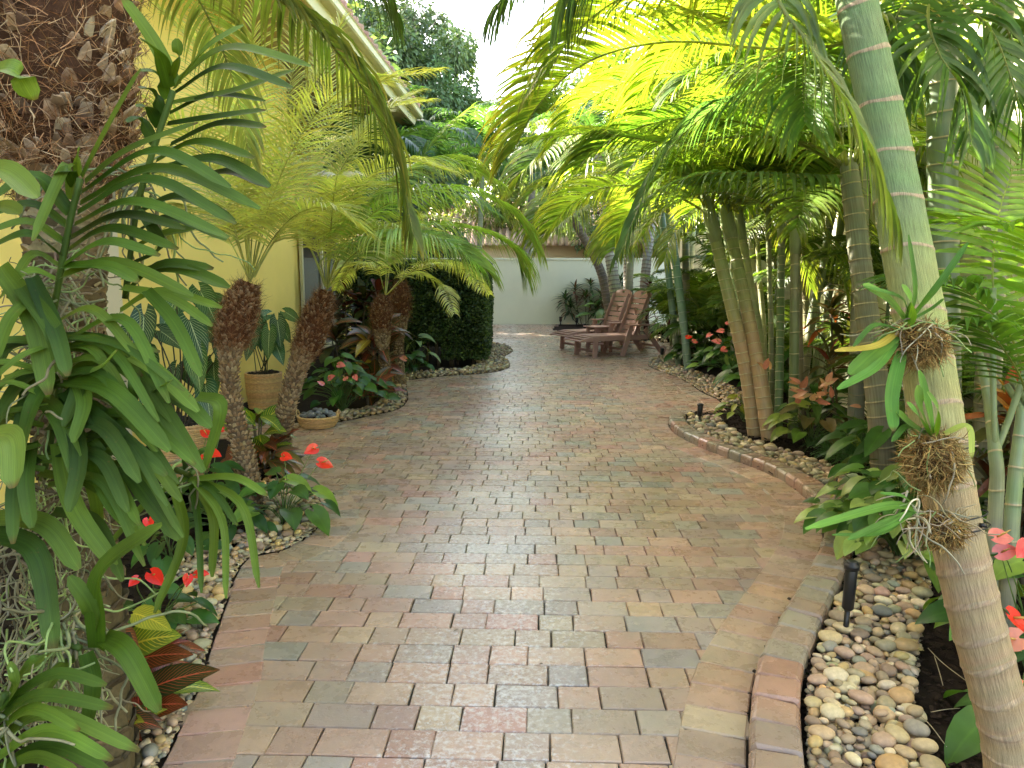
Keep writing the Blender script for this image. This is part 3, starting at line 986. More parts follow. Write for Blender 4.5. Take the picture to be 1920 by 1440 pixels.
# ------------------------------------------------------------ right: the leaning palm in front
GC, GT = (.15, .21, .125), (.30, .235, .155)
FL = P(1915, 1520, 2.15); FL = V((FL.x, FL.y, 0))
lean = thing('leaning_palm', 'thick ringed palm trunk leaning in from the lower right with orchids tied to it', 'palm tree', V((FL.x, FL.y, -.02)))
base = V((FL.x, FL.y, -.02))
tp = [base, P(1893, 1400, 2.13), P(1828, 1150, 2.12), P(1783, 950, 2.12), P(1742, 700, 2.14), P(1703, 480, 2.18), P(1660, 250, 2.24), P(1603, -10, 2.3), P(1560, -220, 2.4)]
tr = [.095, .070, .069, .070, .069, .067, .062, .057, .053]
mb = MB()
def leancol(t):
    if t < .30: return vary((.36, .27, .16), .05)
    if t < .52: return vary(mixc((.36, .27, .16), (.30, .33, .12), (t-.30)/.22), .05)
    return vary(mixc((.30, .33, .12), (.165, .24, .11), clamp((t-.52)/.12)), .04)
ring_trunk(mb, tp, tr, lambda t: .088 if t < .3 else .13 if t < .5 else .165, leancol, (.42, .32, .21), band=.011, bulge=.028, ns=40, tilt=.010)
mb.build('trunk', M['trunk_streak'], lean)

def cane(name, label, pts, rads, spacing, cols, group=None, ringc=(.40, .34, .2), cat='palm tree', band=.006, ns=12, z0=-.02, crownshaft=None, mat='cane'):
    b = V((pts[0].x, pts[0].y, z0))
    root = thing(name, label, cat, b, group)
    pts = [b]+pts[1:] if pts[0].z < .4 else pts
    mb = MB()
    lo, hi, t0 = cols
    ring_trunk(mb, pts, rads, spacing, lambda t: vary(mixc(lo, hi, clamp((t-t0)/.25)), .06), ringc, band=band, bulge=.05, ns=ns, tilt=.003)
    mb.build('trunk', M[mat], root)
    return root

areca = Crown([(1.7, 1.15, 1.5, .0), (1.9, .95, 1.7, .2), (1.6, .6, 1.5, -.15), (1.9, 1.3, 1.3, .1)], M['frond'], n=54, ll=.55, w=.027, pet=.16, droop=.9, rise=.30, col=(.135, .235, .035), tip=(.26, .24, .05), seg=4, rr=.012)
areca_near = Crown([(2.0, 1.05, 1.7, .0), (2.2, .85, 1.8, .2), (1.9, .5, 1.3, -.2)], M['frond'], n=62, ll=.60, w=.028, pet=.18, droop=1.1, rise=.25, col=(.10, .20, .035), tip=(.20, .22, .05), seg=5, rr=.013)
foxy = Crown([(1.9, .9, 1.7, 0), (2.1, .5, 1.5, .15), (1.7, 1.2, 1.6, -.1)], M['frond'], n=44, ll=.50, w=.04, pet=.12, droop=1.3, rise=.35, col=(.06, .14, .05), seg=3, rr=.014)

areca_near.put(lean, P(1560, -220, 2.4), 7, el=(.0, .5), azs=[2.6, 3.3, 1.9, 1.2, .4, -.6, -1.4])

# second ringed trunk behind it
c2 = cane('palm_tree', 'upright green palm trunk with brown rings behind the leaning trunk', [V((P(1775, 950, 4.7).x, P(1775, 950, 4.7).y, 0)), P(1772, 700, 4.65), P(1768, 400, 4.6), P(1765, 60, 4.5), P(1760, -80, 4.5)], [.092, .088, .084, .084, .065], .15, ((.22, .23, .15), (.14, .19, .115), .2), band=.008, ns=20, mat='cane')
areca_near.put(c2, P(1760, -60, 4.5), 9, el=(-.1, .4))
c3 = cane('palm_tree', 'grey green palm trunk standing just left of the leaning trunk', [V((P(1665, 900, 5.2).x, P(1665, 900, 5.2).y, 0)), P(1648, 760, 5.2), P(1622, 560, 5.25), P(1602, 400, 5.3), P(1590, 300, 5.35)], [.088, .082, .076, .07, .06], .10, ((.20, .185, .12), (.19, .20, .13), .5), band=.008, ns=16, mat='trunk')
areca_near.put(c3, P(1592, 320, 5.35), 9, el=(-.1, .35))
c4 = cane('palm_tree', 'dark green palm cane half hidden behind the leaning trunk', [V((P(1762, 960, 4.3).x, P(1762, 960, 4.3).y, 0)), P(1722, 720, 4.2), P(1682, 480, 4.1), P(1645, 250, 4.0), P(1605, 30, 3.9), P(1590, -100, 3.9)], [.085, .08, .076, .07, .06, .05], .15, ((.22, .2, .14), (.10, .155, .10), .15), band=.008, ns=16)
areca_near.put(c4, P(1590, -100, 3.9), 6, el=(.1, .5))

# the tall clump of canes
CG = 'green ringed palm canes of the tall clump'
canes = [   # label, points, radii, spacing, colours
 ('front cane of the clump, tan below and green above, leaning left', [(1418, 800), (1398, 690), (1368, 560), (1330, 400)], 7.35, (.088, .078, .072, .062), .105, ((.38, .26, .14), (.26, .30, .12), .42)),
 ('second tan based cane of the clump, just right of the front one', [(1445, 812), (1420, 680), (1392, 540), (1362, 400)], 7.15, (.090, .080, .072, .060), .105, ((.37, .25, .14), (.24, .28, .11), .45)),
 ('pale green cane of the clump leaning left behind the two thick ones', [(1440, 760), (1425, 640), (1404, 520), (1385, 400)], 7.9, (.06, .055, .052, .045), .14, ((.28, .3, .13), (.30, .34, .15), .2)),
 ('slim upright green cane with close pale rings in the middle of the clump', [(1460, 795), (1462, 680), (1464, 540), (1466, 400)], 7.3, (.048, .046, .044, .04), .085, ((.11, .17, .07), (.19, .22, .13), .6)),
 ('slim green cane in the clump with widely spaced rings, beside the red leaved flowers', [(1488, 790), (1489, 680), (1490, 540), (1492, 420)], 7.2, (.055, .052, .05, .05), .21, ((.12, .16, .07), (.20, .21, .12), .45)),
 ('ringed cane at the right of the clump leaning right', [(1500, 712), (1522, 600), (1543, 500), (1562, 380)], 8.1, (.062, .06, .052, .046), .12, ((.25, .22, .14), (.15, .2, .10), .25)),
 ('shadowed cane behind the right leaning one', [(1535, 700), (1548, 600), (1564, 500), (1580, 400)], 8.9, (.05, .048, .045, .04), .13, ((.16, .18, .10), (.14, .18, .09), .25)),
 ('thin yellow green cane near the back of the clump', [(1437, 720), (1432, 620), (1424, 520), (1418, 400)], 8.8, (.04, .038, .036, .03), .14, ((.2, .2, .10), (.24, .25, .12), .2)),
 ('very slim upright cane between the leaning front pair and the slim ringed ones', [(1450, 745), (1446, 640), (1443, 520), (1440, 400)], 8.0, (.034, .033, .032, .03), .15, ((.17, .19, .09), (.22, .25, .12), .3)),
 ('slim dark cane leaning left far back in the clump', [(1405, 715), (1390, 620), (1372, 510), (1352, 400)], 9.3, (.042, .04, .038, .03), .14, ((.12, .14, .07), (.13, .17, .08), .3)),
 ('slim brown sheathed cane just right of the widely ringed one', [(1505, 760), (1500, 660), (1496, 540), (1490, 400)], 7.7, (.04, .04, .038, .03), .24, ((.22, .19, .10), (.24, .22, .12), .4)),
 ('thin green cane at the far right of the clump leaning right', [(1545, 730), (1562, 620), (1582, 510), (1598, 400)], 8.2, (.036, .034, .032, .03), .12, ((.14, .18, .08), (.18, .23, .11), .3)),
 ('brownish cane at the back right of the clump', [(1515, 700), (1512, 600), (1508, 500), (1506, 400)], 8.6, (.045, .045, .043, .04), .16, ((.2, .17, .10), (.2, .18, .10), .2)),
]
for i, (lb, px, d, rd, sp, cl) in enumerate(canes):
    pts = [P(x, y, d+.1*j*(1 if i % 2 else -.3)) for j, (x, y) in enumerate(px)]
    pts[0] = V((pts[0].x, pts[0].y, -.02))
    rd = tuple(v*.84 for v in rd)
    r = cane('palm_cane', lb, pts, rd, sp, cl, CG, (.46, .42, .26), ns=14 if i < 3 else 10)
    top = pts[-1]
    areca.put(r, top, 9 if i < 7 else 6, el=(-.05, .45), sc=(.8, 1.15))
    # green crownshaft sheathing the top
    mb = MB()
    d = (pts[-1]-pts[-2]).normalized()
    tube(mb, [top-d*.28, top-d*.2, top, top+d*.2, top+d*.32], [rd[-1]*1.05, rd[-1]*1.3, rd[-1]*1.2, rd[-1]*.8, .01], 12, (.22, .27, .13))
    mb.build('crownshaft', M['cane'], r)

# taller arecas added along the right walls, crowns above the picture, to block sun
for i, (w_, u_, z_) in enumerate([(2.7, 4.6, 4.3), (2.9, 7.0, 4.9), (2.6, 9.4, 4.6), (3.0, 11.8, 5.0), (2.7, 14.2, 4.6)]):
    b = L(w_, u_, -.02)
    r = cane('palm_tree', 'tall areca palm added by the right wall to shade it, %s from the camera' % ('first', 'second', 'third', 'fourth', 'fifth')[i], [b, L(w_-.1, u_, z_*.5), L(w_-.25, u_, z_)], [.075, .065, .055], .12, ((.25, .24, .17), (.17, .22, .12), .3), 'tall areca palms added for shade near the walls')
    areca.put(r, L(w_-.25, u_, z_), 12, el=(-.25, .35), sc=(1.1, 1.4))
# thin pair farther down the bed
FG = 'slim ringed palm canes by the pink flowers'
for i, (lb, px, d, rd) in enumerate([
 ('slim blue green cane on the left of a pair behind the recliners', [(1274, 684), (1263, 600), (1252, 500), (1240, 400)], 12.6, .055),
 ('slim green cane on the right of a pair behind the recliners', [(1291, 696), (1281, 600), (1268, 500), (1255, 400)], 12.0, .062)]):
    pts = [P(x, y, d) for x, y in px]; pts[0] = V((pts[0].x, pts[0].y, -.02))
    r = cane('palm_cane', lb, pts, [rd]*4, .17, ((.16, .22, .14), (.12, .2, .11), .3), FG, (.36, .4, .3))
    areca.put(r, pts[-1], 10, el=(-.1, .4), sc=(.9, 1.2))

# grey trunks near the end wall
GG = 'smooth grey palm trunks near the end wall'
far = [('grey palm trunk leaning left with its green foot beside the recliners', [(1166, 618), (1150, 520), (1137, 430), (1128, 330), (1120, 290)], 17.6, .13, ((.25, .27, .16), (.33, .32, .29), .25)),
 ('straight ringed grey palm trunk behind the recliners', [(1180, 612), (1178, 520), (1177, 420), (1176, 330)], 18.6, .115, ((.26, .25, .22), (.30, .29, .26), .1)),
 ('grey palm trunk leaning right behind the recliners', [(1206, 600), (1210, 520), (1220, 430), (1232, 330)], 19.0, .12, ((.32, .32, .24), (.28, .27, .24), .1)),
 ('dark rough palm trunk slanting up to the left in front of the end wall', [(1150, 590), (1130, 520), (1105, 465), (1080, 420), (1062, 380)], 20.0, .12, ((.13, .11, .08), (.13, .11, .08), .1)),
 ('thin dark palm trunk rising behind the end wall', [(978, 560), (985, 480), (994, 400), (1000, 330)], 23.5, .12, ((.16, .14, .11), (.16, .14, .11), .1))]
for i, (lb, px, d, rd, cl) in enumerate(far):
    pts = [P(x, y, d) for x, y in px]; pts[0] = V((pts[0].x, pts[0].y, -.02))
    r = cane('palm_tree', lb, pts, [rd*1.15, rd, rd*.9, rd*.85, rd*.7][:len(pts)], .09, cl, GG, (.17, .15, .13), band=.02, ns=14, mat='trunk')
    foxy.put(r, pts[-1], 12, el=(-.2, .4), sc=(.9, 1.25))
# more feather crowns closing the view above the end wall and behind the hedge
for i, (x, y, d, lb, kind, n) in enumerate([
    (905, 300, 20.5, 'dark feathery palm standing behind the clipped hedge at the end of the drive', foxy, 13),
    (800, 330, 17.0, 'blue green palm rising just behind the clipped hedge', foxy, 13),
    (690, 330, 14.5, 'dark green palm between the hedge and the yellow house', foxy, 11),
    (1000, 250, 24.5, 'tall pale palm beyond the end wall', areca, 14),
    (1300, 250, 15.5, 'tall areca palm behind the dark leaved shrubs', areca, 14),
    (1400, 230, 11.5, 'bushy areca palm against the boundary wall', areca, 14),
    (1195, 250, 16.0, 'areca palm arching over the recliners', areca, 13),
    (1510, 150, 9.8, 'tall areca palm between the clump and the tall wall', areca, 13)]):
    p = P(x, y, d)
    pts = [V((p.x+R(-.2, .2), p.y, -.02)), V((p.x+R(-.1, .1), p.y, p.z*.5)), p]
    r = cane('palm_tree', lb, pts, [.09, .075, .06], .12, ((.25, .25, .18), (.2, .24, .14), .3), 'feather palms behind the drive', (.35, .33, .24))
    kind.put(r, p, n, el=(-.1, .5), sc=(1.0, 1.35))

# young bushy arecas closing the bed in front of the right walls
yar = Crown([(1.3, 1.25, 1.5, .0), (1.5, 1.0, 1.7, .2), (1.2, .8, 1.5, -.15)], M['frond'], n=34, ll=.40, w=.032, pet=.2, droop=.9, rise=.2, col=(.075, .14, .03), tip=(.16, .18, .04), seg=4, rr=.009)
for i, (w_, u_, z_) in enumerate([(3.3, 6.4, .35), (3.35, 8.2, .5), (3.3, 9.8, .4), (3.1, 11.3, .6), (2.9, 12.9, .4), (3.1, 14.6, .6), (2.8, 16.4, .5), (3.15, 4.6, .3), (3.2, 9.0, 1.3), (3.2, 10.6, 1.5), (3.2, 7.2, 1.3), (3.2, 13.4, 1.4)]):
    b = L(w_, u_, -.02)
    r = thing('young_palm', 'bushy young areca palm against the right wall, %s counting from the camera' % ('third', 'fifth', 'seventh', 'ninth', 'tenth', 'last but one', 'last', 'first', 'sixth', 'eighth', 'fourth', 'third from last')[i], 'palm tree', b, 'young arecas along the right wall')
    mb = MB()
    for k in range(3): tube(mb, [b+V((R(-.05, .05), R(-.05, .05), -.02)), L(w_, u_, z_)], [.02, .016], 8, (.13, .17, .08))
    mb.build('stem', M['cane'], r)
    k_ = .62 if u_ < 10.2 else 1.0
    yar.put(r, L(w_, u_, z_), 15, el=(-.1, .5), sc=(.85*k_, 1.2*k_))
# ------------------------------------------------------------ hand-placed fronds over the drive (each a part of its palm)
def hero(parent, pts, n, ll, w, mat='frond', **kw):
    mb = MB()
    rp = spline([P(*q) for q in pts], 28)
    frond(mb, rp, n, ll, w, **kw)
    return mb.build('frond', M[mat], parent)
BR = (.17, .27, .035)
# long bright arch reaching to the sky gap
hero(c2, [(1765, -40, 4.4), (1640, 60, 3.6), (1480, 92, 3.8), (1260, 78, 4.05), (1110, 112, 4.2), (1015, 190, 4.3), (962, 285, 4.35)], 84, .62, .029, pet=.10, droop=1.0, a0=62, a1=30, rise=.45, col=BR, tip=(.36, .24, .04), rr=.013)
hero(c4, [(1590, -100, 3.9), (1500, -60, 3.2), (1330, -40, 3.4), (1180, -10, 3.5), (1080, 60, 3.6), (1020, 150, 3.6)], 62, .52, .026, pet=.08, droop=1.2, rise=.3, col=BR, tip=(.3, .26, .04), rr=.011)
# dark fronds hanging from above the picture
hero(lean, [(1560, -220, 2.4), (1380, -190, 2.5), (1210, -120, 2.6), (1110, -60, 2.65), (1060, 10, 2.7)], 40, .36, .020, pet=.25, droop=2.2, rise=-.1, col=(.05, .11, .03), rr=.010)
hero(lean, [(1560, -220, 2.4), (1350, -230, 2.7), (1150, -160, 2.9), (1000, -60, 3.0), (930, 10, 3.0)], 40, .36, .022, pet=.3, droop=2.0, rise=-.1, col=(.06, .13, .03), rr=.010)
# drooping frond in front of the leaning trunk
hero(lean, [(1500, -140, 2.25), (1455, -20, 2.1), (1520, 90, 2.02), (1590, 200, 1.98), (1640, 310, 1.97), (1672, 400, 1.97)], 44, .30, .017, pet=.12, droop=2.3, a0=55, a1=20, rise=.1, col=(.13, .20, .06), tip=(.2, .24, .06), rr=.009)
# arches across the middle
hero(c3, [(1592, 320, 5.35), (1520, 270, 5.3), (1400, 255, 5.4), (1260, 268, 5.5), (1120, 250, 5.6), (1000, 262, 5.7)], 76, .52, .028, pet=.08, droop=1.5, rise=.25, col=(.14, .23, .04), rr=.014)
hero(c3, [(1592, 330, 5.35), (1500, 330, 5.2), (1400, 325, 5.1), (1300, 330, 5.1), (1210, 380, 5.1), (1165, 470, 5.1)], 50, .42, .030, pet=.08, droop=1.7, rise=.1, col=(.085, .16, .06), rr=.012)
hero(c2, [(1760, -60, 4.4), (1620, 0, 3.8), (1450, 150, 4.2), (1330, 210, 4.4), (1240, 300, 4.5), (1180, 430, 4.5)], 50, .40, .028, pet=.15, droop=1.4, rise=.1, col=(.07, .15, .07), rr=.012)
hero(c3, [(1592, 320, 5.35), (1500, 220, 5.5), (1380, 150, 5.8), (1230, 140, 6.0), (1100, 190, 6.2), (1030, 280, 6.3)], 76, .58, .029, pet=.1, droop=1.2, rise=.35, col=BR, tip=(.3, .26, .05), rr=.013)
hero(c2, [(1765, -40, 4.4), (1700, -70, 3.8), (1550, -40, 4.3), (1400, 10, 4.8), (1270, 90, 5.1), (1180, 200, 5.3)], 76, .58, .029, pet=.1, droop=1.2, rise=.35, col=BR, tip=(.3, .26, .05), rr=.013)
for q in ([(1385, 400, 7.6), (1350, 380, 7.4), (1300, 400, 7.3), (1262, 440, 7.2), (1245, 490, 7.1)], [(1466, 400, 7.3), (1500, 390, 7.1), (1545, 430, 7.0), (1575, 500, 6.9), (1590, 570, 6.9)], [(1418, 400, 8.6), (1460, 420, 8.3), (1500, 470, 8.0), (1520, 540, 7.9)], [(1506, 400, 8.4), (1450, 400, 8.2), (1400, 440, 8.0), (1370, 490, 7.9)], [(1562, 380, 8.0), (1600, 400, 7.8), (1640, 460, 7.6), (1660, 530, 7.5)]):
    hero(bpy.data.objects['palm_cane.003'], q, 34, .36, .018, pet=.15, droop=1.3, rise=.1, col=(.16, .24, .05), tip=(.32, .30, .08), rr=.008)
gp = bpy.data.objects['palm_tree.006'] if 'palm_tree.006' in bpy.data.objects else c3
for q in ([(1190, 320, 15.5), (1130, 318, 15), (1070, 345, 14.5), (1020, 395, 14), (995, 440, 14)], [(1190, 320, 15.5), (1150, 370, 15), (1100, 385, 14.5), (1050, 420, 14), (1020, 455, 14)], [(1190, 300, 16), (1130, 260, 15), (1060, 260, 14), (1000, 300, 13), (965, 350, 13)],
          [(1230, 300, 14), (1190, 270, 13), (1130, 280, 12), (1080, 320, 12), (1060, 370, 12)], [(1180, 330, 15), (1190, 380, 14), (1170, 430, 13.5), (1150, 470, 13)], [(1120, 290, 17), (1060, 240, 16), (1000, 235, 15), (940, 270, 15), (905, 330, 15)], [(1120, 300, 17), (1070, 330, 17), (1010, 350, 17), (960, 400, 17)]):
    hero(gp, q, 66, 1.0, .042, pet=.1, droop=1.3, a0=62, a1=28, rise=.3, col=BR, tip=(.34, .28, .05), rr=.02)
# lit frond against the tall wall, far right
un = thing('areca_palm', 'young areca palm with bright lit leaflets at the right edge', 'palm tree', V((2.35, 2.75, -.02)))
tb = V((2.35, 2.75, 0))
mb = MB()
for k in range(5): tube(mb, spline([tb+V((R(-.08, .08), R(-.08, .08), -.02)), tb+V((R(-.1, .1), R(-.1, .1), .35)), P(1920+R(-40, 40), 740+R(-40, 40), 3.15)], 8), [.022, .02, .018]+[.014]*6, 8, (.16, .2, .09), jit=.03)
mb.build('stem', M['cane'], un)
LG = (.16, .30, .04)  # sunlight put into the leaf colour of the brighter fronds
hero(un, [(1925, 740, 3.15), (1865, 560, 3.1), (1870, 420, 3.1), (1895, 330, 3.15), (1925, 255, 3.2)], 26, .33, .026, pet=.18, droop=.35, a0=82, a1=55, rise=.05, col=LG, rr=.006, hint=V((-.1, -1, .3)))
hero(un, [(1930, 760, 3.15), (1900, 640, 3.0), (1830, 560, 2.95), (1760, 520, 2.9), (1690, 520, 2.9)], 26, .34, .026, pet=.15, droop=.6, a0=62, rise=.0, col=(.07, .16, .03), rr=.006)
hero(un, [(1930, 760, 3.15), (1910, 700, 2.95), (1860, 630, 2.85), (1800, 600, 2.8), (1730, 610, 2.8)], 26, .34, .026, pet=.15, droop=.6, a0=62, rise=.0, col=(.08, .18, .03), rr=.006)
hero(un, [(1930, 740, 3.2), (1915, 600, 3.5), (1880, 480, 3.6), (1800, 420, 3.7), (1740, 420, 3.8)], 26, .34, .026, pet=.15, droop=.6, a0=62, rise=.1, col=LG, rr=.006)
hero(un, [(1930, 740, 3.2), (1960, 560, 3.0), (1930, 440, 2.9), (1870, 420, 2.8)], 24, .32, .024, pet=.2, droop=.6, rise=.1, col=LG, rr=.006)
# fronds at the top right corner
for q in ([(1760, -60, 4.4), (1800, 0, 3.3), (1860, 60, 3.1), (1900, 160, 3.0), (1930, 260, 3.0)], [(1760, -60, 4.4), (1740, 20, 3.2), (1760, 100, 3.0), (1800, 160, 2.95), (1820, 260, 2.9)], [(1760, -60, 4.4), (1700, 0, 3.4), (1670, 70, 3.3), (1680, 170, 3.25)], [(1760, -60, 4.4), (1850, -10, 3.8), (1900, 110, 3.9), (1860, 240, 4.0)]):
    hero(c2, q, 26, .36, .026, pet=.25, droop=1.5, rise=.0, col=(.07, .14, .03), rr=.009)
# ------------------------------------------------------------ left: thick fibrous palm in front
BP = V((P(178, 1440, 2.32).x, P(178, 1440, 2.32).y, -.02))
big = thing('fibrous_palm', 'thick palm trunk wrapped in brown fibre at the upper left, hung with orchids', 'palm tree', BP)
pts = [BP, P(150, 1000, 2.27), P(128, 700, 2.24), P(125, 520, 2.22), P(125, 350, 2.2), P(118, 230, 2.2), P(105, 60, 2.2), P(95, -150, 2.25), P(90, -260, 2.3)]
rds = [.12, .105, .098, .098, .125, .195, .215, .21, .12]
mb = MB()
path = spline([(*p, r) for p, r in zip(pts, rds)], 90)
tube(mb, [V(q[:3]) for q in path], [q[3]*.93 for q in path], 24, [(.09, .07, .035) if i < 30 else (.17, .13, .07) if i < 46 else (.055, .026, .013) for i in range(91)], jit=.03)
for i in range(0, 48):      # worn leaf-scar plates on the bare part
    q = path[i]; c = V(q[:3]); r = q[3]
    for k in range(9):
        a = 2*pi*(k+.5*(i % 2))/9+R(-.15, .15); o = V((cos(a), sin(a), 0))
        cc = vary(rnd.choice([(.22, .175, .09), (.17, .13, .07), (.27, .22, .12), (.12, .09, .05)] if i > 26 else [(.10, .075, .035), (.07, .05, .028), (.05, .04, .02)]), .15)
        stub(mb, c+o*r*.93, o, V((0, 0, 1)), .022, .085, .014, cc, mixc(cc, (.08, .06, .04), .5))
mb.build('trunk', M['fibre'], big, False)
mb = MB()
for j in range(520):
    q = path[rnd.randrange(46, 90)]; c = V(q[:3]); r = q[3]; a = R(0, 6.28); o = V((cos(a), sin(a), 0))
    cc = vary(rnd.choice([(.20, .11, .055), (.13, .065, .03), (.30, .20, .11), (.09, .05, .03), (.38, .29, .19)]), .25)
    stub(mb, c+o*r*.93+V((0, 0, R(-.02, .02))), o, V((0, 0, 1)), R(.02, .055), R(.02, .045), .012, cc, mixc(cc, (.42, .33, .22), R(0, .8)))
for j in range(9000):
    q = path[rnd.randrange(44, 90)]; c = V(q[:3]); r = q[3]; a = R(0, 6.28)
    if sin(a) > .45: continue
    o = V((cos(a), sin(a), 0)); tg = V((-sin(a), cos(a), 0))
    cc = vary(rnd.choice([(.23, .11, .045), (.15, .07, .028), (.33, .19, .09), (.09, .045, .02), (.40, .27, .15)]), .3)
    strand(mb, c+o*r*R(.94, 1.10)+V((0, 0, R(-.03, .03))), tg*R(-1, 1)+V((0, 0, R(-.9, .9)))+o*R(-.05, .4), R(.03, .11), .0007*R(.6, 2.2), cc, .9)
mb.build('fibre', M['fibre'], big, False)
DG = (.075, .14, .03)
hero(big, [(100, -250, 2.3), (300, -190, 2.6), (470, -40, 3.0), (600, 60, 3.3), (690, 185, 3.5), (745, 310, 3.6), (775, 440, 3.6)], 70, .36, .020, pet=.2, droop=1.8, a0=60, rise=.0, col=(.10, .15, .035), tip=(.28, .24, .05), rr=.013)
hero(big, [(100, -250, 2.3), (350, -260, 2.7), (560, -170, 3.0), (680, -70, 3.1), (740, 20, 3.15)], 50, .36, .020, pet=.3, droop=1.9, rise=.0, col=DG, rr=.012)
hero(big, [(100, -250, 2.3), (250, -120, 2.8), (360, -20, 3.2), (430, 130, 3.5), (470, 300, 3.7)], 56, .30, .016, pet=.2, droop=1.4, rise=.1, col=(.17, .22, .06), tip=(.34, .30, .08), rr=.010)

# ------------------------------------------------------------ pygmy date palms along the left bed
PG = 'pygmy date palms in the left bed'
PCOL = (.44, .48, .16)
def date_frond(root, pts, n=66, ll=.38, w=.0125, pet=.2, **kw):
    k = dict(droop=.7, a0=62, a1=30, rise=.2, col=PCOL, tip=(.40, .40, .14), fold=.5, seg=4, rr=.006, hint=V((0, 0, 1)))
    k.update(kw)
    return hero(root, pts, n, ll, w, pet=pet, **k)
datec = Crown([(.95, 1.25, 1.2, .0), (1.0, .95, 1.5, .2), (.9, .85, 1.4, -.15)], M['frond'], n=56, ll=.22, w=.009, pet=.2, droop=.8, rise=.25, col=PCOL, tip=(.38, .38, .14), seg=3, rr=.006, fold=0)
# first
b1 = G(470, 948)
t1 = thing('date_palm', 'pygmy date palm with a curved scaly trunk nearest the red flowers', 'palm tree', V((b1.x, b1.y, -.02)), PG)
p1 = [V((b1.x, b1.y, -.03)), P(458, 860, 5.25), P(436, 760, 5.25), P(430, 680, 5.25), P(436, 630, 5.25), P(452, 575, 5.25), P(468, 530, 5.25)]
date_trunk(t1, p1, [.092, .078, .066, .066, .115, .118, .055], .60, ln=.026, wd=.024, fibre=2600, fl=.07)
C1 = (469, 528, 5.25)
for q in ([C1, (488, 420, 5.1), (530, 300, 5.0), (585, 170, 5.0), (640, 40, 5.1)], [C1, (520, 400, 5.5), (600, 250, 5.8), (700, 160, 6.0), (820, 132, 6.2)],
          [C1, (455, 400, 5.2), (428, 250, 5.1), (380, 110, 5.0), (300, 20, 4.9)], [C1, (465, 380, 5.4), (460, 230, 5.6), (470, 80, 5.7), (500, -60, 5.7)],
          [C1, (440, 430, 5.0), (390, 300, 4.7), (320, 220, 4.5), (240, 200, 4.4)], [C1, (500, 420, 5.6), (560, 320, 6.0), (650, 260, 6.3), (740, 280, 6.5)],
          [C1, (475, 420, 5.6), (500, 300, 6.2), (540, 180, 6.6), (560, 40, 6.8)], [C1, (430, 450, 5.3), (390, 400, 5.5), (350, 400, 5.6), (320, 450, 5.7)],
          [C1, (510, 450, 5.1), (560, 400, 4.9), (620, 390, 4.8), (680, 430, 4.8)], [C1, (450, 400, 5.7), (400, 250, 6.2), (380, 100, 6.5), (390, -40, 6.6)],
          [C1, (500, 400, 5.0), (560, 260, 4.7), (640, 170, 4.5), (730, 150, 4.4)]):
    date_frond(t1, q)
datec.put(t1, P(470, 520, 5.25), 3, el=(.2, .5), sc=(1.5, 1.9))
# second
b2 = G(522, 872)
t2 = thing('date_palm', 'pygmy date palm leaning right above the little stone basket', 'palm tree', V((b2.x, b2.y, -.02)), PG)
p2 = [V((b2.x, b2.y, -.03)), P(530, 800, 6.0), P(546, 730, 6.0), P(562, 680, 6.0), P(578, 640, 6.0), P(596, 590, 6.0), P(612, 545, 6.0)]
date_trunk(t2, p2, [.085, .078, .074, .080, .106, .110, .05], .58, ln=.026, wd=.024, fibre=2400, fl=.07)
C2 = (613, 543, 6.0)
for q in ([C2, (650, 450, 5.8), (740, 375, 5.6), (860, 355, 5.5), (955, 395, 5.5), (1000, 455, 5.5)], [C2, (670, 470, 6.1), (770, 425, 6.2), (880, 428, 6.3), (955, 460, 6.3), (978, 505, 6.3)], [C2, (660, 420, 6.2), (740, 330, 6.6), (840, 300, 6.8), (930, 340, 6.9)], [C2, (660, 480, 5.6), (740, 440, 5.3), (830, 450, 5.1), (900, 500, 5.0)]):
    date_frond(t2, q, n=100, ll=.54, w=.018, droop=1.5, col=(.22, .36, .08))
for q in (
          [C2, (625, 420, 6.2), (650, 300, 6.4), (720, 210, 6.6), (800, 190, 6.8)], [C2, (600, 430, 6.1), (560, 330, 6.2), (500, 270, 6.2), (430, 250, 6.2)],
          [C2, (615, 420, 6.4), (620, 290, 6.8), (610, 160, 7.1), (580, 50, 7.2)], [C2, (650, 430, 6.3), (710, 350, 6.7), (780, 310, 7.0), (860, 320, 7.2)],
          [C2, (590, 460, 5.8), (540, 410, 5.6), (480, 400, 5.4), (420, 430, 5.3)], [C2, (640, 480, 5.8), (700, 430, 5.5), (760, 430, 5.3), (800, 470, 5.2)],
          [C2, (630, 430, 5.8), (680, 340, 5.6), (760, 300, 5.4), (840, 320, 5.3)]):
    date_frond(t2, q, ll=.36)
datec.put(t2, P(614, 536, 6.0), 3, el=(.2, .5), sc=(1.5, 1.9))
# a pale frond of the palm behind, lifted against the distant tree
for q in ([(730, 440, 12.5), (765, 340, 12.3), (815, 265, 12.2), (880, 205, 12.2)], [(730, 440, 12.5), (720, 350, 12.3), (735, 270, 12.2), (790, 240, 12.0)], [(730, 440, 12.5), (690, 360, 12.3), (660, 290, 12.2), (650, 230, 12.0)], [(730, 440, 12.5), (800, 390, 12.3), (870, 370, 12.2), (930, 400, 12.0)], [(730, 440, 12.5), (670, 400, 12.3), (610, 370, 12.2), (570, 390, 12.0)]):
    hero(bpy.data.objects['palm_tree.010'], q, 46, .62, .034, pet=.15, droop=.8, rise=.1, col=(.12, .22, .06), rr=.014)
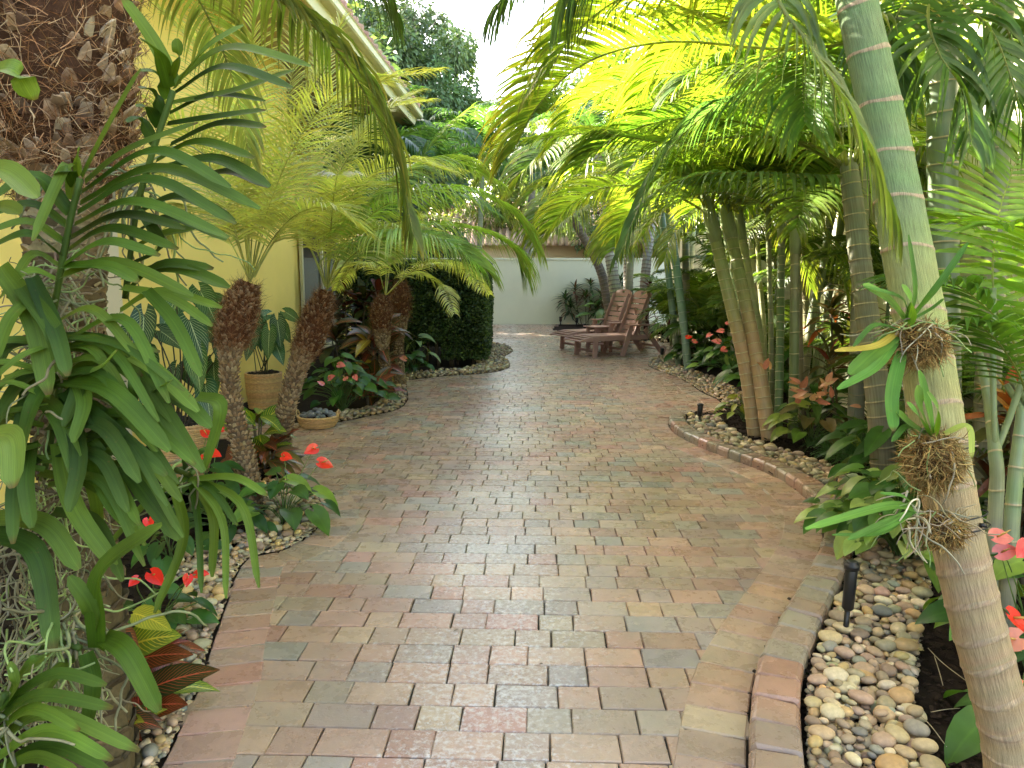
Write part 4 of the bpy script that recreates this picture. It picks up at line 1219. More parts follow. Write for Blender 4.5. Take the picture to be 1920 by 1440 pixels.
# third and fourth
for (bx, by, d, pp, lb, cc, fr) in (
    (728, 752, 9.3, [(724, 700), (719, 655), (717, 638), (716, 600), (716, 578), (722, 554)], 'upright pygmy date palm at the edge of the pebbles, third from the camera', (723, 554, 9.3),
     [[(790, 500), (862, 503), (918, 552)], [(770, 512), (825, 535), (852, 588)], [(700, 480), (670, 460), (640, 500)], [(740, 470), (800, 455), (880, 480)], [(720, 470), (700, 420), (650, 400)], [(730, 460), (760, 420), (820, 430)], [(745, 470), (830, 440), (915, 500)], [(705, 500), (660, 500), (630, 545)]]),
    (750, 728, 10.6, [(747, 680), (748, 630), (749, 612), (750, 575), (750, 552), (752, 528)], 'slimmer pygmy date palm just behind the third one', (752, 528, 10.6),
     [[(800, 490), (870, 500), (905, 545)], [(740, 460), (720, 430), (680, 430)], [(770, 460), (820, 440), (890, 470)], [(760, 450), (790, 410), (850, 410)], [(730, 480), (700, 470), (670, 500)]])):
    b = G(bx, by)
    t = thing('date_palm', lb, 'palm tree', V((b.x, b.y, -.02)), PG)
    pl = [V((b.x, b.y, -.03))]+[P(x, y, d) for x, y in pp]
    s = d/9.3
    date_trunk(t, pl, [.085*s, .070*s, .066*s, .10*s, .125*s, .12*s, .06], .57, ln=.022, wd=.028, fibre=1500, fl=.08, rowh=.022)
    for q in fr: date_frond(t, [cc]+[(x, y, d+R(-.6, .6)) for x, y in q], n=54, ll=.30*s, w=.016, droop=1.0)

# ------------------------------------------------------------ hand-traced strap-leaved orchids
def vcam(): return V((R(-.1, .1), -.62, .78)).normalized()
def strap(mb, pts, wpx, col, fold=.32, tipc=None, n=11):
    sp = spline([P(*q) for q in pts], n)
    pr = PROF['strap'] 
    def wf(t):
        for i in range(len(pr[0])-1):
            if t <= pr[0][i+1]: return lerp(pr[1][i], pr[1][i+1], (t-pr[0][i])/(pr[0][i+1]-pr[0][i]))
        return .05
    d = sum(q[2] for q in pts)/len(pts)
    w = wpx/F*d*(.46 if wpx < 38 else .40)
    cols = [mixc(col, tipc or col, (i/n)**2) for i in range(n+1)]
    ribbon(mb, sp, [w*wf(i/n) for i in range(n+1)], vcam(), fold, cols=cols, nu=2)
OG = [(.030, .066, .006), (.044, .086, .007), (.020, .046, .006), (.070, .115, .010)]
PALE = (.095, .155, .020)
MORE = []
for k in range(30):
    y0 = R(600, 930); x0 = 108+R(-28, 30)-(y0-600)*.04; s_ = 1 if k % 3 else -1; l_ = R(150, 285)
    MORE.append((x0, y0, x0+s_*l_*R(.45, .6), y0-R(-30, 45), x0+s_*l_, y0+l_*R(.15, .85), R(17, 26))+((1,) if k % 3 == 0 else ()))
def orchid(name, label, root_px, stem, leaves, d0, d1=None, group='strap leaved orchids on the fibrous palm', roots=0, rl=.3, rcol=(.15, .17, .08)):
    """stem: px points; leaves: (x0,y0,xm,ym,x1,y1,width[,pale])"""
    o = thing(name, label, 'orchid', P(*root_px), group)
    mb = MB()
    tube(mb, spline([P(*q) for q in stem], 12), [.0075]*13, 8, (.06, .10, .02), jit=.1)
    mb.build('stem', M['strap'], o)
    mb = MB()
    for l in leaves:
        x0, y0, xm, ym, x1, y1, w = l[:7]
        c = vary(PALE if len(l) > 7 else rnd.choice(OG), .14)
        a = R(-.05, .05); dd = d0+R(-.03, .03)
        z = lerp(0, -.10, rnd.random())
        strap(mb, [(x0, y0, dd+.03), (xm, ym, dd+z*.5), (x1, y1, dd+z+a)], w, c, tipc=mixc(c, (.14, .22, .05), .4))
        if len(leaves) < 5: mb.build('leaf', M['strap'], o); mb = MB()
    if len(leaves) >= 5: mb.build('leaf_blades', M['strap'], o)
    if roots:
        mb = MB()
        rx, ry, rd = root_px
        for k in range(roots):
            p = P(rx+R(-26, 26), ry+R(-30, 30), rd+R(-.05, .04))
            root_line(mb, p, rl*R(.4, 1.4), R(.0022, .0045), rcol)
        mb.build('aerial_roots', M['root'], o)
    return o
def root_line(mb, p, ln, r, rcol, down=.35, wild=.55):
    d = V((R(-1, 1), R(-1, .3), R(-1, .4))).normalized(); pts = [p.copy()]
    st = .028
    for q in range(max(3, int(ln/st))):
        d = (d+V((R(-1, 1), R(-1, 1), R(-1, 1)))*wild+V((0, 0, -down*.5))).normalized()
        p = p+d*st; pts.append(p.copy())
    n = len(pts)
    sp = spline(pts, n*2)
    c = vary(rnd.choice([rcol, mixc(rcol, (.24, .21, .13), .6), mixc(rcol, (.16, .12, .07), .5), (.20, .27, .09)]), .2)
    tube(mb, sp, [r*lerp(1, .6, i/len(sp)) for i in range(len(sp))], 6, c)

orchid('orchid_plant', 'large orchid with long arching strap leaves on the right of the fibre trunk', (262, 340, 2.0),
  [(235, 560, 1.98), (255, 400, 1.95), (285, 290, 1.92), (325, 170, 1.9)],
  [(330, 165, 385, 95, 457, 48, 30, 1), (333, 155, 430, 92, 582, 125, 40), (326, 178, 420, 128, 548, 166, 34), (322, 195, 440, 172, 552, 132, 26, 1), (318, 215, 400, 180, 498, 190, 26),
   (312, 235, 400, 222, 498, 208, 28), (318, 275, 410, 235, 498, 240, 38), (292, 305, 370, 268, 476, 297, 30), (285, 325, 400, 300, 506, 350, 34), (380, 330, 440, 325, 505, 352, 30),
   (330, 160, 285, 75, 228, -5, 30, 1), (326, 150, 335, 110, 332, 72, 26), (318, 165, 298, 105, 262, 72, 30), (314, 185, 295, 140, 264, 134, 26), (305, 215, 285, 172, 262, 166, 26), (300, 240, 280, 205, 255, 200, 26),
   (290, 270, 262, 225, 240, 230, 26), (245, 470, 310, 440, 366, 430, 30), (240, 500, 300, 465, 262, 392, 26), (232, 520, 330, 505, 430, 540, 34), (230, 560, 300, 500, 400, 505, 38), (225, 585, 300, 548, 416, 578, 26, 1), (230, 540, 320, 560, 398, 612, 24, 1),
   (260, 400, 340, 370, 440, 415, 30), (250, 440, 320, 410, 425, 450, 26)], 1.93, roots=26)
orchid('orchid_plant', 'orchid with two neat ranks of strap leaves in front of the fibre trunk', (108, 560, 1.82),
  [(100, 590, 1.8), (112, 520, 1.76), (128, 430, 1.73), (150, 335, 1.7)],
  [(155, 335, 205, 240, 265, 130, 38), (160, 345, 240, 285, 371, 232, 36), (152, 365, 290, 285, 432, 352, 38), (150, 385, 300, 318, 487, 392, 36), (145, 402, 280, 338, 442, 420, 32), (138, 425, 255, 380, 428, 446, 32),
   (130, 450, 230, 405, 348, 430, 30), (122, 475, 210, 430, 334, 468, 30), (118, 500, 200, 455, 300, 480, 28), (150, 330, 146, 300, 150, 276, 24, 1), (142, 350, 128, 320, 100, 325, 26), (135, 375, 128, 310, 62, 452, 30, 1),
   (132, 400, 65, 330, -10, 372, 32), (126, 425, 60, 385, -10, 402, 30), (118, 455, 55, 418, -12, 432, 28), (114, 480, 55, 440, -12, 462, 28), (110, 500, 60, 480, 15, 560, 28, 1), (104, 525, 55, 510, 0, 560, 26, 1), (118, 518, 220, 495, 362, 556, 38), (120, 500, 200, 500, 260, 530, 30)], 1.72, roots=30, rl=.12)
orchid('orchid_plant', 'broad leaved orchid drooping below the others in front of the trunk', (110, 720, 1.75),
  [(80, 900, 1.78), (100, 800, 1.72), (112, 720, 1.68)],
  [(0, 500, 65, 600, 92, 740, 52), (40, 540, 100, 620, 122, 712, 42), (60, 520, 105, 620, 128, 705, 34), (185, 640, 285, 690, 372, 772, 32, 1), (275, 545, 330, 610, 377, 706, 28), (122, 700, 240, 690, 382, 885, 46), (118, 715, 210, 735, 318, 846, 48),
   (120, 735, 200, 800, 312, 892, 42), (125, 720, 240, 760, 380, 880, 40), (60, 700, 40, 800, 20, 880, 30), (90, 800, 190, 800, 262, 905, 34), (80, 640, 10, 660, -15, 740, 34), (110, 850, 190, 860, 240, 960, 30), (90, 760, 20, 780, -12, 860, 34), (100, 880, 170, 900, 190, 1010, 30), (75, 860, 30, 900, 25, 1020, 30), (120, 900, 210, 900, 262, 985, 24), (130, 690, 200, 650, 300, 660, 24), (60, 560, 20, 600, -10, 680, 30), (140, 860, 260, 850, 340, 940, 26), (150, 800, 270, 790, 330, 850, 26), (100, 960, 180, 980, 230, 1090, 28), *MORE, (140, 700, 160, 755, 138, 830, 38, 1), (72, 740, 115, 790, 150, 905, 44), (22, 700, 60, 755, 12, 825, 36, 1), (148, 705, 190, 690, 220, 658, 24, 1), (280, 740, 300, 728, 322, 714, 24, 1), (256, 790, 254, 735, 253, 700, 28),
   (285, 752, 340, 752, 396, 802, 34), (370, 744, 415, 765, 385, 880, 30, 1), (225, 860, 275, 930, 335, 1012, 42), (110, 830, 140, 950, 218, 1065, 44), (165, 830, 210, 940, 275, 1012, 40), (60, 830, 50, 900, 60, 990, 40), (120, 700, 150, 720, 120, 800, 34),
   (195, 640, 205, 720, 255, 760, 26, 1), (100, 690, 40, 720, -10, 800, 42), (100, 700, 60, 770, 30, 900, 44), (130, 760, 150, 860, 130, 960, 40)], 1.66, roots=36, rl=.22)
orchid('orchid_plant', 'orchid at the left edge with broad pale leaves falling over the roots', (120, 1180, 1.66),
  [(60, 1250, 1.7), (90, 1200, 1.66), (150, 1215, 1.62)],
  [(-20, 972, 85, 985, 148, 1068, 50, 1), (-20, 1000, 70, 1040, 102, 1222, 52), (184, 1215, 190, 1075, 304, 985, 54), (196, 1195, 240, 1225, 298, 1334, 50), (162, 1225, 176, 1290, 158, 1385, 40), (180, 1200, 170, 1140, 130, 1080, 34), (10, 1300, 40, 1270, 92, 1228, 24), (150, 1230, 110, 1260, 60, 1330, 34)], 1.62, roots=44, rl=.25)
orchid('orchid_plant', 'small orchid with narrow fountain leaves hanging over the red flowers', (350, 892, 2.0),
  [(330, 880, 2.0), (352, 890, 1.98), (362, 885, 1.95)],
  [(355, 900, 440, 896, 502, 930, 18, 1), (350, 895, 285, 935, 200, 1028, 20), (325, 905, 345, 1010, 290, 1150, 22), (357, 895, 372, 980, 378, 1112, 15), (360, 900, 400, 970, 398, 1082, 20), (364, 900, 418, 980, 424, 1122, 16, 1), (368, 900, 455, 950, 486, 1102, 18, 1), (355, 900, 400, 920, 445, 985, 16), (350, 880, 345, 840, 330, 800, 16), (360, 890, 375, 850, 402, 840, 16)], 1.97, roots=10, rl=.15)
orchid('orchid_plant', 'orchid with pale curved leaves in the lower left corner', (-10, 1360, 1.5),
  [(-40, 1450, 1.5), (-10, 1360, 1.5), (10, 1300, 1.48)],
  [(-10, 1360, 70, 1305, 212, 1328, 28), (-10, 1400, 90, 1338, 262, 1408, 30, 1), (-10, 1425, 90, 1370, 212, 1425, 28, 1), (-10, 1450, 90, 1400, 208, 1448, 28), (0, 1330, 100, 1265, 200, 1285, 26), (20, 1300, 60, 1240, 92, 1228, 22), (-10, 1380, 60, 1330, 150, 1370, 26), (-20, 1470, 60, 1420, 150, 1450, 26), (0, 1340, 30, 1290, 20, 1240, 22)], 1.46, roots=20, rl=.2)
orchid('orchid_plant', 'bright smooth leaves poking in at the left edge', (-60, 400, 1.0),
  [(-70, 800, 1.0), (-60, 400, 1.0), (-60, 150, 1.0)],
  [(-50, 150, 20, 130, 64, 188, 62, 1), (-60, 320, 10, 320, 70, 372, 60, 1), (-60, 410, 0, 388, 38, 402, 46), (-50, 830, 20, 820, 26, 915, 60, 1)], .98)
# tangle of hanging roots and twigs below
tg_ = thing('root_tangle', 'tangle of hanging grey green roots below the orchids at the lower left', 'roots', P(90, 1050, 1.9))
mb = MB()
for k in range(360):
    root_line(mb, P(R(-30, 185), R(840, 1340), R(1.75, 2.15)), R(.08, .28), R(.0012, .0034), rnd.choice([(.10, .12, .05), (.16, .16, .09), (.07, .06, .035)]), wild=.7)
for k in range(170):
    root_line(mb, P(R(50, 190), R(470, 720), R(2.0, 2.12)), R(.06, .22), R(.0014, .0034), rnd.choice([(.22, .21, .12), (.14, .09, .06)]), wild=.8)
mb.build('aerial_roots', M['root'], tg_)

# ------------------------------------------------------------ broad-leaved plants
def flower(root, head, base, size, col, face=None, spad=(.62, .42, .12)):
    """anthurium flower: stalk, waxy heart spathe, spadix"""
    mb = MB(); size *= .72
    face = face or V((R(-.5, .5), -.6, R(.3, 1))).normalized()
    d = V((R(-.7, .7), R(-.5, .2), R(-.3, .5)))
    d = (d-face*d.dot(face)).normalized()
    blade(mb, head-d*size*.25, d, face, size, size*.85, 'heart', .3, .18, .02, vary(col, .08, .03), nu=3)
    s = mb.build('flower', M['spathe'], root)
    mb = MB()
    e = (face+d*.35).normalized()
    tube(mb, [head-d*size*.1, head+e*size*.3-d*size*.05, head+e*size*.62], [size*.045, size*.05, size*.022], 8, spad)
    mb.build('spadix', M['flower'], s)
    mb = MB()
    mid = base.lerp(head, .6)+V((R(-.03, .03), R(-.03, .03), .02))
    tube(mb, spline([base, mid, head-d*size*.15], 8), .0025, 6, (.14, .22, .06), cap=False)
    mb.build('flower_stalk', M['leaf'], root)

def leafy(name, label, cat, base, n, h, L_, W_, cols, mat='leaf', prof='heart', group=None, spread=.35, droop=.7, dirs=None, stalk=(.10, .17, .05), sr=.003, wave=.01, fold=.2, flowers=(), fcol=(.75, .03, .02), fsize=.09, tilt=(.2, 1.0)):
    o = thing(name, label, cat, V((base.x, base.y, base.z)), group)
    mb, ms = MB(), MB()
    for i in range(n):
        az = i*2.399+R(-.3, .3); k = sqrt((i+.5)/n)
        rr = spread*k*R(.7, 1.2)
        top = base+V((cos(az)*rr, sin(az)*rr, h*lerp(1.0, .35, k*k)*R(.75, 1.1)))
        mid = base.lerp(top, .5)+V((-cos(az)*rr*.15, -sin(az)*rr*.15, h*.12))
        tube(ms, spline([base+V((R(-.03, .03), R(-.03, .03), 0)), mid, top], 6), sr, 5, vary(stalk, .2), cap=False)
        d = V((cos(az), sin(az), R(-.6, .25)))
        nr = V((cos(az)*.3+R(-.3, .3), sin(az)*.3-R(*tilt)*.5+R(-.3, .3), 1))
        s = R(.7, 1.15)
        blade(mb, top, d, nr, L_*s, W_*s, prof, droop*R(.6, 1.4), fold, wave, vary(rnd.choice(cols), .18, .08), nu=2, twist=R(-.3, .3))
    mb.build('foliage', M[mat], o)
    ms.build('stem', M['leaf'], o)
    for f in flowers:
        hd = P(*f[:3]); c = f[4] if len(f) > 4 else fcol
        flower(o, hd, base+V((0, 0, .05)), f[3] if len(f) > 3 else fsize, c)
    return o
GR = [(.028, .080, .014), (.038, .10, .018), (.022, .062, .014), (.06, .135, .022)]
BG = [(.07, .15, .024), (.11, .20, .03), (.045, .11, .02), (.15, .24, .04)]
RED = (.80, .035, .02); PINK = (.72, .20, .18); CORAL = (.70, .26, .15)
AG = 'red anthuriums in the left bed'
leafy('anthurium_plant', 'anthurium with red flowers at the lower left among the croton leaves', 'flowering plant', G(300, 1190)+V((0, 0, 0)), 16, .20, .11, .085, GR, group=AG, spread=.20,
      flowers=[(253, 1088, 2.75, .055), (290, 1080, 2.7, .09), (352, 1085, 2.8, .06), (374, 1076, 2.85, .07)], fcol=RED)
leafy('anthurium_plant', 'anthurium with one red flower half hidden under the hanging orchid leaves', 'flowering plant', G(320, 1060), 12, .22, .12, .09, GR, group=AG, spread=.22, flowers=[(279, 978, 3.4, .08)], fcol=RED)
leafy('anthurium_plant', 'anthurium with three red flowers in front of the date palm trunks', 'flowering plant', G(535, 985), 20, .34, .17, .12, GR+BG, group=AG, spread=.30,
      flowers=[(535, 856, 4.7, .10), (586, 842, 4.9, .12), (606, 868, 4.75, .13)], fcol=RED, fsize=.1)
leafy('anthurium_plant', 'anthurium with red flowers just left of the nearest date palm', 'flowering plant', G(395, 960), 18, .35, .15, .11, GR, group=AG, spread=.34,
      flowers=[(386, 813, 5.0, .10), (413, 805, 5.1, .08), (398, 850, 4.6, .12), (375, 858, 4.5, .07)], fcol=RED)
leafy('anthurium_plant', 'low green anthurium leaves at the foot of the nearest date palm', 'plant', G(430, 1000), 16, .22, .14, .10, GR, spread=.3)
leafy('anthurium_plant', 'anthurium with pink flowers beside the stone basket', 'flowering plant', G(642, 775), 64, .62, .16, .12, GR, spread=.50,
      flowers=[(620, 708, 7.6, .11), (648, 710, 7.6, .10), (638, 684, 7.9, .12), (666, 707, 7.7, .09), (603, 719, 7.5, .09)], fcol=PINK)
leafy('anthurium_plant', 'dark leaved anthurium with one salmon flower at the foot of the far date palms', 'flowering plant', G(770, 706), 16, .40, .2, .15, GR, spread=.35, flowers=[(757, 672, 9.9, .14, CORAL)])
leafy('arrow_vine', 'pale veined arrow leaves climbing in front of the hedge', 'plant', G(782, 695), 7, .60, .26, .12, [(.30, .38, .20), (.22, .32, .14)], spread=.35, prof='arrow', droop=1.1)
# crotons
def croton(name, label, base, n, h, L_, W_, mats, spread=.3, group='crotons with veined leaves'):
    o = thing(name, label, 'shrub', base, group)
    for mt, cols, share in mats:
        mb = MB()
        for i in range(int(n*share)):
            az = R(0, 6.28); el = R(-.25, 1.1); z = h*R(.25, 1)
            b = base+V((cos(az)*spread*.25*R(0, 1), sin(az)*spread*.25*R(0, 1), z))
            s = R(.7, 1.15)
            blade(mb, b, V((cos(az)*cos(el), sin(az)*cos(el), sin(el))), V((-cos(az)*sin(el), -sin(az)*sin(el)-.5, cos(el))), L_*s, W_*s, 'lance', .8, .25, .012, vary(rnd.choice(cols), .2), nu=2, twist=R(-.4, .4))
        mb.build('foliage', M[mt], o)
    mb = MB()
    for k in range(4): tube(mb, [base+V((R(-.02, .02), R(-.02, .02), -.02)), base+V((R(-.05, .05), R(-.05, .05), h*.9))], [.010, .006], 6, (.12, .10, .07))
    mb.build('stem', M['wood'], o)
    return o
DK = [(.05, .06, .02), (.07, .10, .02), (.12, .05, .02)]; YL = [(.16, .26, .03), (.10, .20, .03), (.26, .32, .04)]; RD = [(.14, .03, .015), (.09, .03, .015), (.05, .05, .02)]
croton('croton_shrub', 'croton with dark red leaves and orange veins beside the pebbles at the lower left', G(262, 1345), 56, .26, .20, .07, [('croton_red', DK+RD, .75), ('croton_yellow', YL, .25)], .3)
croton('croton_shrub', 'croton of yellow and red leaves in the bottom left corner', G(190, 1420), 50, .24, .19, .07, [('croton_red', RD+DK, .8), ('croton_yellow', YL, .2)], .3)
croton('croton_shrub', 'yellow veined croton between the two nearest date palms', G(487, 890), 26, .50, .34, .15, [('croton_yellow', [(.05, .15, .02), (.08, .20, .02)], .65), ('croton_red', DK, .35)], .28)
croton('croton_shrub', 'brownish croton at the foot of the second date palm', G(505, 900), 26, .25, .26, .09, [('croton_red', DK, 1)], .25)
croton('croton_shrub', 'dark croton with a single orange leaf behind the third date palm', G(705, 745), 60, .95, .40, .13, [('croton_red', [(.03, .05, .02), (.04, .07, .02), (.07, .03, .015)], .9), ('croton_yellow', [(.3, .2, .03)], .1)], .6)
croton('croton_shrub', 'low dark croton at the pebbles between pink flowers and third date palm', G(690, 765), 40, .40, .32, .12, [('croton_red', [(.03, .07, .02), (.10, .03, .015)], 1)], .5)

cs = bpy.data.objects['croton_shrub']
for mt, lst in (('croton_yellow', [((232, 1215), (330, 1178), 60, (.14, .26, .03)), ((250, 1150), (318, 1172), 40, (.30, .36, .04)), ((205, 1250), (262, 1290), 40, (.12, .22, .03))]),
                ('croton_red', [((262, 1300), (396, 1238), 52, (.030, .05, .015)), ((245, 1240), (352, 1212), 46, (.10, .035, .012)), ((205, 1180), (258, 1225), 50, (.16, .05, .03)), ((270, 1330), (345, 1310), 46, (.12, .04, .012)), ((180, 1330), (262, 1375), 50, (.14, .035, .015)), ((240, 1390), (200, 1440), 46, (.13, .04, .015))])):
    mb = MB()
    for (a, b, w_, c_) in lst:
        A_, B_ = P(a[0], a[1], 2.62), P(b[0], b[1], 2.50)
        blade(mb, A_, B_-A_+V((0, 0, .02)), V((R(-.2, .2), -.7, .7)), (B_-A_).length*1.05, w_/F*2.6*1.1, 'ovate', .3, .15, .01, c_, nu=3)
    mb.build('foliage', M[mt], cs)
# cordylines: rosettes of upright blades on thin stems
def rosettes(name, label, cat, base, heads, n, L_, W_, cols, mat='leaf', group=None, droop=1.0, prof='lance', el=(-.1, 1.3), stemc=(.12, .10, .07)):
    o = thing(name, label, cat, base, group)
    mb, ms = MB(), MB()
    for (x, y, z) in heads:
        top = base+V((x, y, z))
        tube(ms, spline([base+V((x*.4, y*.4, -.02)), base+V((x*.8, y*.8, z*.5)), top], 6), .011, 7, stemc, jit=.1)
        for i in range(n):
            az = i*2.399+R(-.2, .2); t = i/n; e = lerp(el[1], el[0], t)+R(-.15, .15)
            b = top+V((0, 0, .06-.22*t*L_/.3*.6))
            s = R(.8, 1.1)*lerp(.7, 1, min(1, t*2))
            blade(mb, b, V((cos(az)*cos(e), sin(az)*cos(e), sin(e))), V((-cos(az)*sin(e), -sin(az)*sin(e), cos(e)+.02)), L_*s, W_*s, prof, droop, .25, 0, vary(rnd.choice(cols), .22, .1), nu=1, twist=R(-.3, .3))
    mb.build('foliage', M[mat], o); ms.build('stem', M['wood'], o)
    return o
BU = [(.045, .012, .015), (.07, .015, .018), (.03, .012, .012), (.11, .02, .02)]
rosettes('cordyline', 'tall burgundy leaved shrub with a red tip between the house and the hedge', 'shrub', G(652, 722), [(0, 0, 1.30), (.25, .1, 1.15), (-.25, .1, 1.0), (.4, .3, 1.2), (.1, .3, .8), (-.1, -.2, .65), (.35, 0, .6), (.55, .2, .85)], 17, .42, .13, [(.05, .018, .014), (.035, .04, .015), (.05, .06, .02), (.09, .02, .015), (.03, .025, .015)], prof='oblan')
rosettes('cordyline', 'burgundy leaved shrub mass behind the slim pair of canes', 'shrub', G(1330, 650), [(R(-.7, .9), R(-.4, .7), R(.5, 1.5)) for _ in range(16)], 16, .48, .11, BU)
rosettes('cordyline', 'dark red leaved shrub right behind the backs of the recliners', 'shrub', G(1262, 634), [(R(-.7, 1.3), R(-.4, .6), R(.45, 1.25)) for _ in range(16)], 16, .45, .10, BU)
rosettes('cordyline', 'bronze green cordyline clump with reddish tips against the end wall', 'shrub', G(1100, 609), [(-.65, 0, .75), (-.35, .1, 1.0), (-.05, -.1, .8), (.1, .1, 1.15), (.4, 0, .85), (.65, .1, 1.1), (.9, 0, .8), (1.0, .1, 1.3), (-.5, -.1, .5), (.3, -.2, .5)], 26, .48, .085, [(.05, .08, .025), (.035, .06, .02), (.04, .09, .03), (.13, .06, .035)], droop=1.3)
rosettes('cordyline', 'bronze leaved cordyline with red tips left of the leaning trunk', 'shrub', G(1600, 815), [(0, 0, 1.0), (-.2, .2, 1.15), (.15, .15, .85), (-.3, -.05, .7), (.2, -.1, .6), (.1, .3, 1.3)], 20, .44, .085, [(.10, .09, .03), (.16, .10, .04), (.07, .07, .025), (.22, .05, .03)], droop=1.2)
rosettes('cordyline', 'dark leaved cordyline filling the bed behind the leaning trunk', 'shrub', V((2.75, 4.0, 0)), [(R(-.4, .5), R(-.6, .8), R(.35, 1.3)) for _ in range(12)], 18, .42, .09, [(.05, .045, .025), (.08, .06, .03), (.04, .06, .025), (.07, .02, .015)], droop=1.2)
rosettes('cordyline', 'orange and yellow tipped cordyline at the far right beside the tall wall', 'shrub', V((2.55, 3.45, 0)), [(0, 0, 1.05), (.2, .1, 1.15), (-.15, .15, .9)], 14, .34, .10, [(.10, .09, .03), (.5, .22, .04), (.3, .08, .03)], droop=.9)
rosettes('cordyline', 'green leaved shrub mass low behind the tall clump of canes', 'shrub', G(1560, 740), [(R(-.9, 1.0), R(-.3, .9), R(.25, .9)) for _ in range(14)], 16, .34, .09, [(.05, .13, .03), (.07, .17, .03), (.04, .09, .03)], droop=1.2)
leafy('elephant_ear', 'bright green broad leaved plant behind the recliners against the end wall', 'plant', G(1140, 612), 26, .95, .42, .28, BG, spread=.8, prof='heart')
leafy('elephant_ear', 'dark green broad leaved plant low at the end of the pebbles', 'plant', G(1180, 606), 20, .7, .36, .22, GR, spread=.7)

# right-hand flowering plants
leafy('anthurium_plant', 'mass of anthuriums with pink flowers by the slim canes', 'flowering plant', G(1318, 688), 70, .62, .20, .14, BG+GR, spread=.55,
      flowers=[(1345, 640, 10.2, .16), (1358, 655, 10.0, .16), (1330, 628, 10.4, .13), (1302, 640, 10.5, .12), (1290, 632, 10.6, .12, RED)], fcol=PINK)
leafy('anthurium_plant', 'anthuriums with pink flowers nearer the tall clump of canes', 'flowering plant', G(1372, 712), 70, .60, .20, .14, BG+GR, spread=.55,
      flowers=[(1388, 630, 9.2, .15), (1400, 655, 9.0, .15, CORAL), (1352, 620, 9.5, .12), (1365, 606, 9.6, .12)], fcol=PINK)
PK = [(.50, .24, .16), (.55, .34, .20), (.42, .16, .12)]
leafy('caladium_plant', 'shrub with salmon young leaves beside the tall clump of canes', 'shrub', G(1520, 838), 40, .42, .17, .11, [(.12, .20, .03), (.20, .26, .05), (.07, .13, .03), (.10, .08, .03)], spread=.42)
mb = MB(); sal = bpy.data.objects['caladium_plant']
for k in range(34):
    x, y = rnd.choice([(1502, 728), (1522, 740), (1540, 735), (1548, 722), (1552, 752), (1490, 750), (1440, 690), (1606, 772), (1530, 760)])
    p = P(x+R(-9, 9), y+R(-10, 10), R(6.2, 6.7))
    blade(mb, p, V((R(-1, 1), R(-1, .4), R(.1, 1))), V((0, -.6, .8)), R(.07, .12), .05, 'ovate', .3, .3, 0, vary(rnd.choice(PK), .15), nu=1)
mb.build('young_leaves', M['leaf'], sal)['label'] = 'salmon pink young leaves'
leafy('croton_plant', 'yellow green leaved plant under the two thick tan canes', 'shrub', G(1395, 790), 26, .30, .17, .08, [(.22, .26, .04), (.14, .2, .03)], spread=.25, prof='lance')
# grass tuft
gt = thing('grass_tuft', 'fine leaved grassy tuft in dark mulch right of the tall clump', 'grass', G(1610, 860))
mb = MB()
for k in range(900):
    az = R(0, 6.28); b = G(1610, 860)+V((R(-.22, .22), R(-.2, .2), 0)); e = R(.5, 1.5); l = R(.2, .45); pts = [b]; d = V((cos(az)*cos(e), sin(az)*cos(e), sin(e))); p = b.copy()
    for q in range(5): d = (d+V((0, 0, -.18-.1*q))).normalized(); p = p+d*l/5; pts.append(p.copy())
    strip(mb, pts, [.0022, .0022, .002, .0016, .001, .0002], V((0, -.6, .8)), vary((.06, .14, .04), .3))
mb.build('blades', M['bush'], gt)
leafy('anthurium_plant', 'large patch of heart shaped light green leaves left of the leaning trunk', 'plant', G(1690, 1055), 170, .56, .13, .10, BG+[(.24, .34, .08), (.30, .36, .12)], spread=.44, droop=.9, flowers=[(1715, 868, 3.5, .09, (.55, .12, .06)), (1712, 888, 3.4, .08, (.42, .14, .05))])
leafy('anthurium_plant', 'heart leaved patch right behind the fern moss and leaning trunk', 'plant', G(1725, 930), 50, .42, .14, .10, BG+GR, spread=.45, droop=.9)
leafy('anthurium_plant', 'anthurium with large pink red flowers at the right edge', 'flowering plant', V((2.02, 2.75, 0)), 30, .52, .18, .12, GR+BG, spread=.42,
      flowers=[(1874, 1006, 2.75, .11, PINK), (1882, 1034, 2.75, .10, PINK), (1925, 1028, 2.7, .12, (.8, .1, .1)), (1905, 1162, 2.5, .13, RED), (1898, 1200, 2.45, .12, CORAL), (1915, 1292, 2.35, .10, CORAL)], fcol=PINK)
leafy('anthurium_plant', 'few large green leaves at the foot of the leaning trunk', 'plant', G(1850, 1400)+V((.08, 0, 0)), 9, .20, .20, .12, GR, spread=.16, droop=.9)
leafy('philodendron', 'dark leafy undergrowth plant between the leaning trunk and the wall', 'plant', V((2.85, 5.2, 0)), 60, .75, .20, .12, GR, spread=.55)
leafy('philodendron', 'leafy green plant low behind the grassy tuft', 'plant', G(1640, 800), 50, .62, .22, .14, GR, spread=.65)
leafy('philodendron', 'dark leafy plant low behind the canes of the tall clump', 'plant', G(1480, 745), 60, .60, .24, .15, GR, spread=.9)
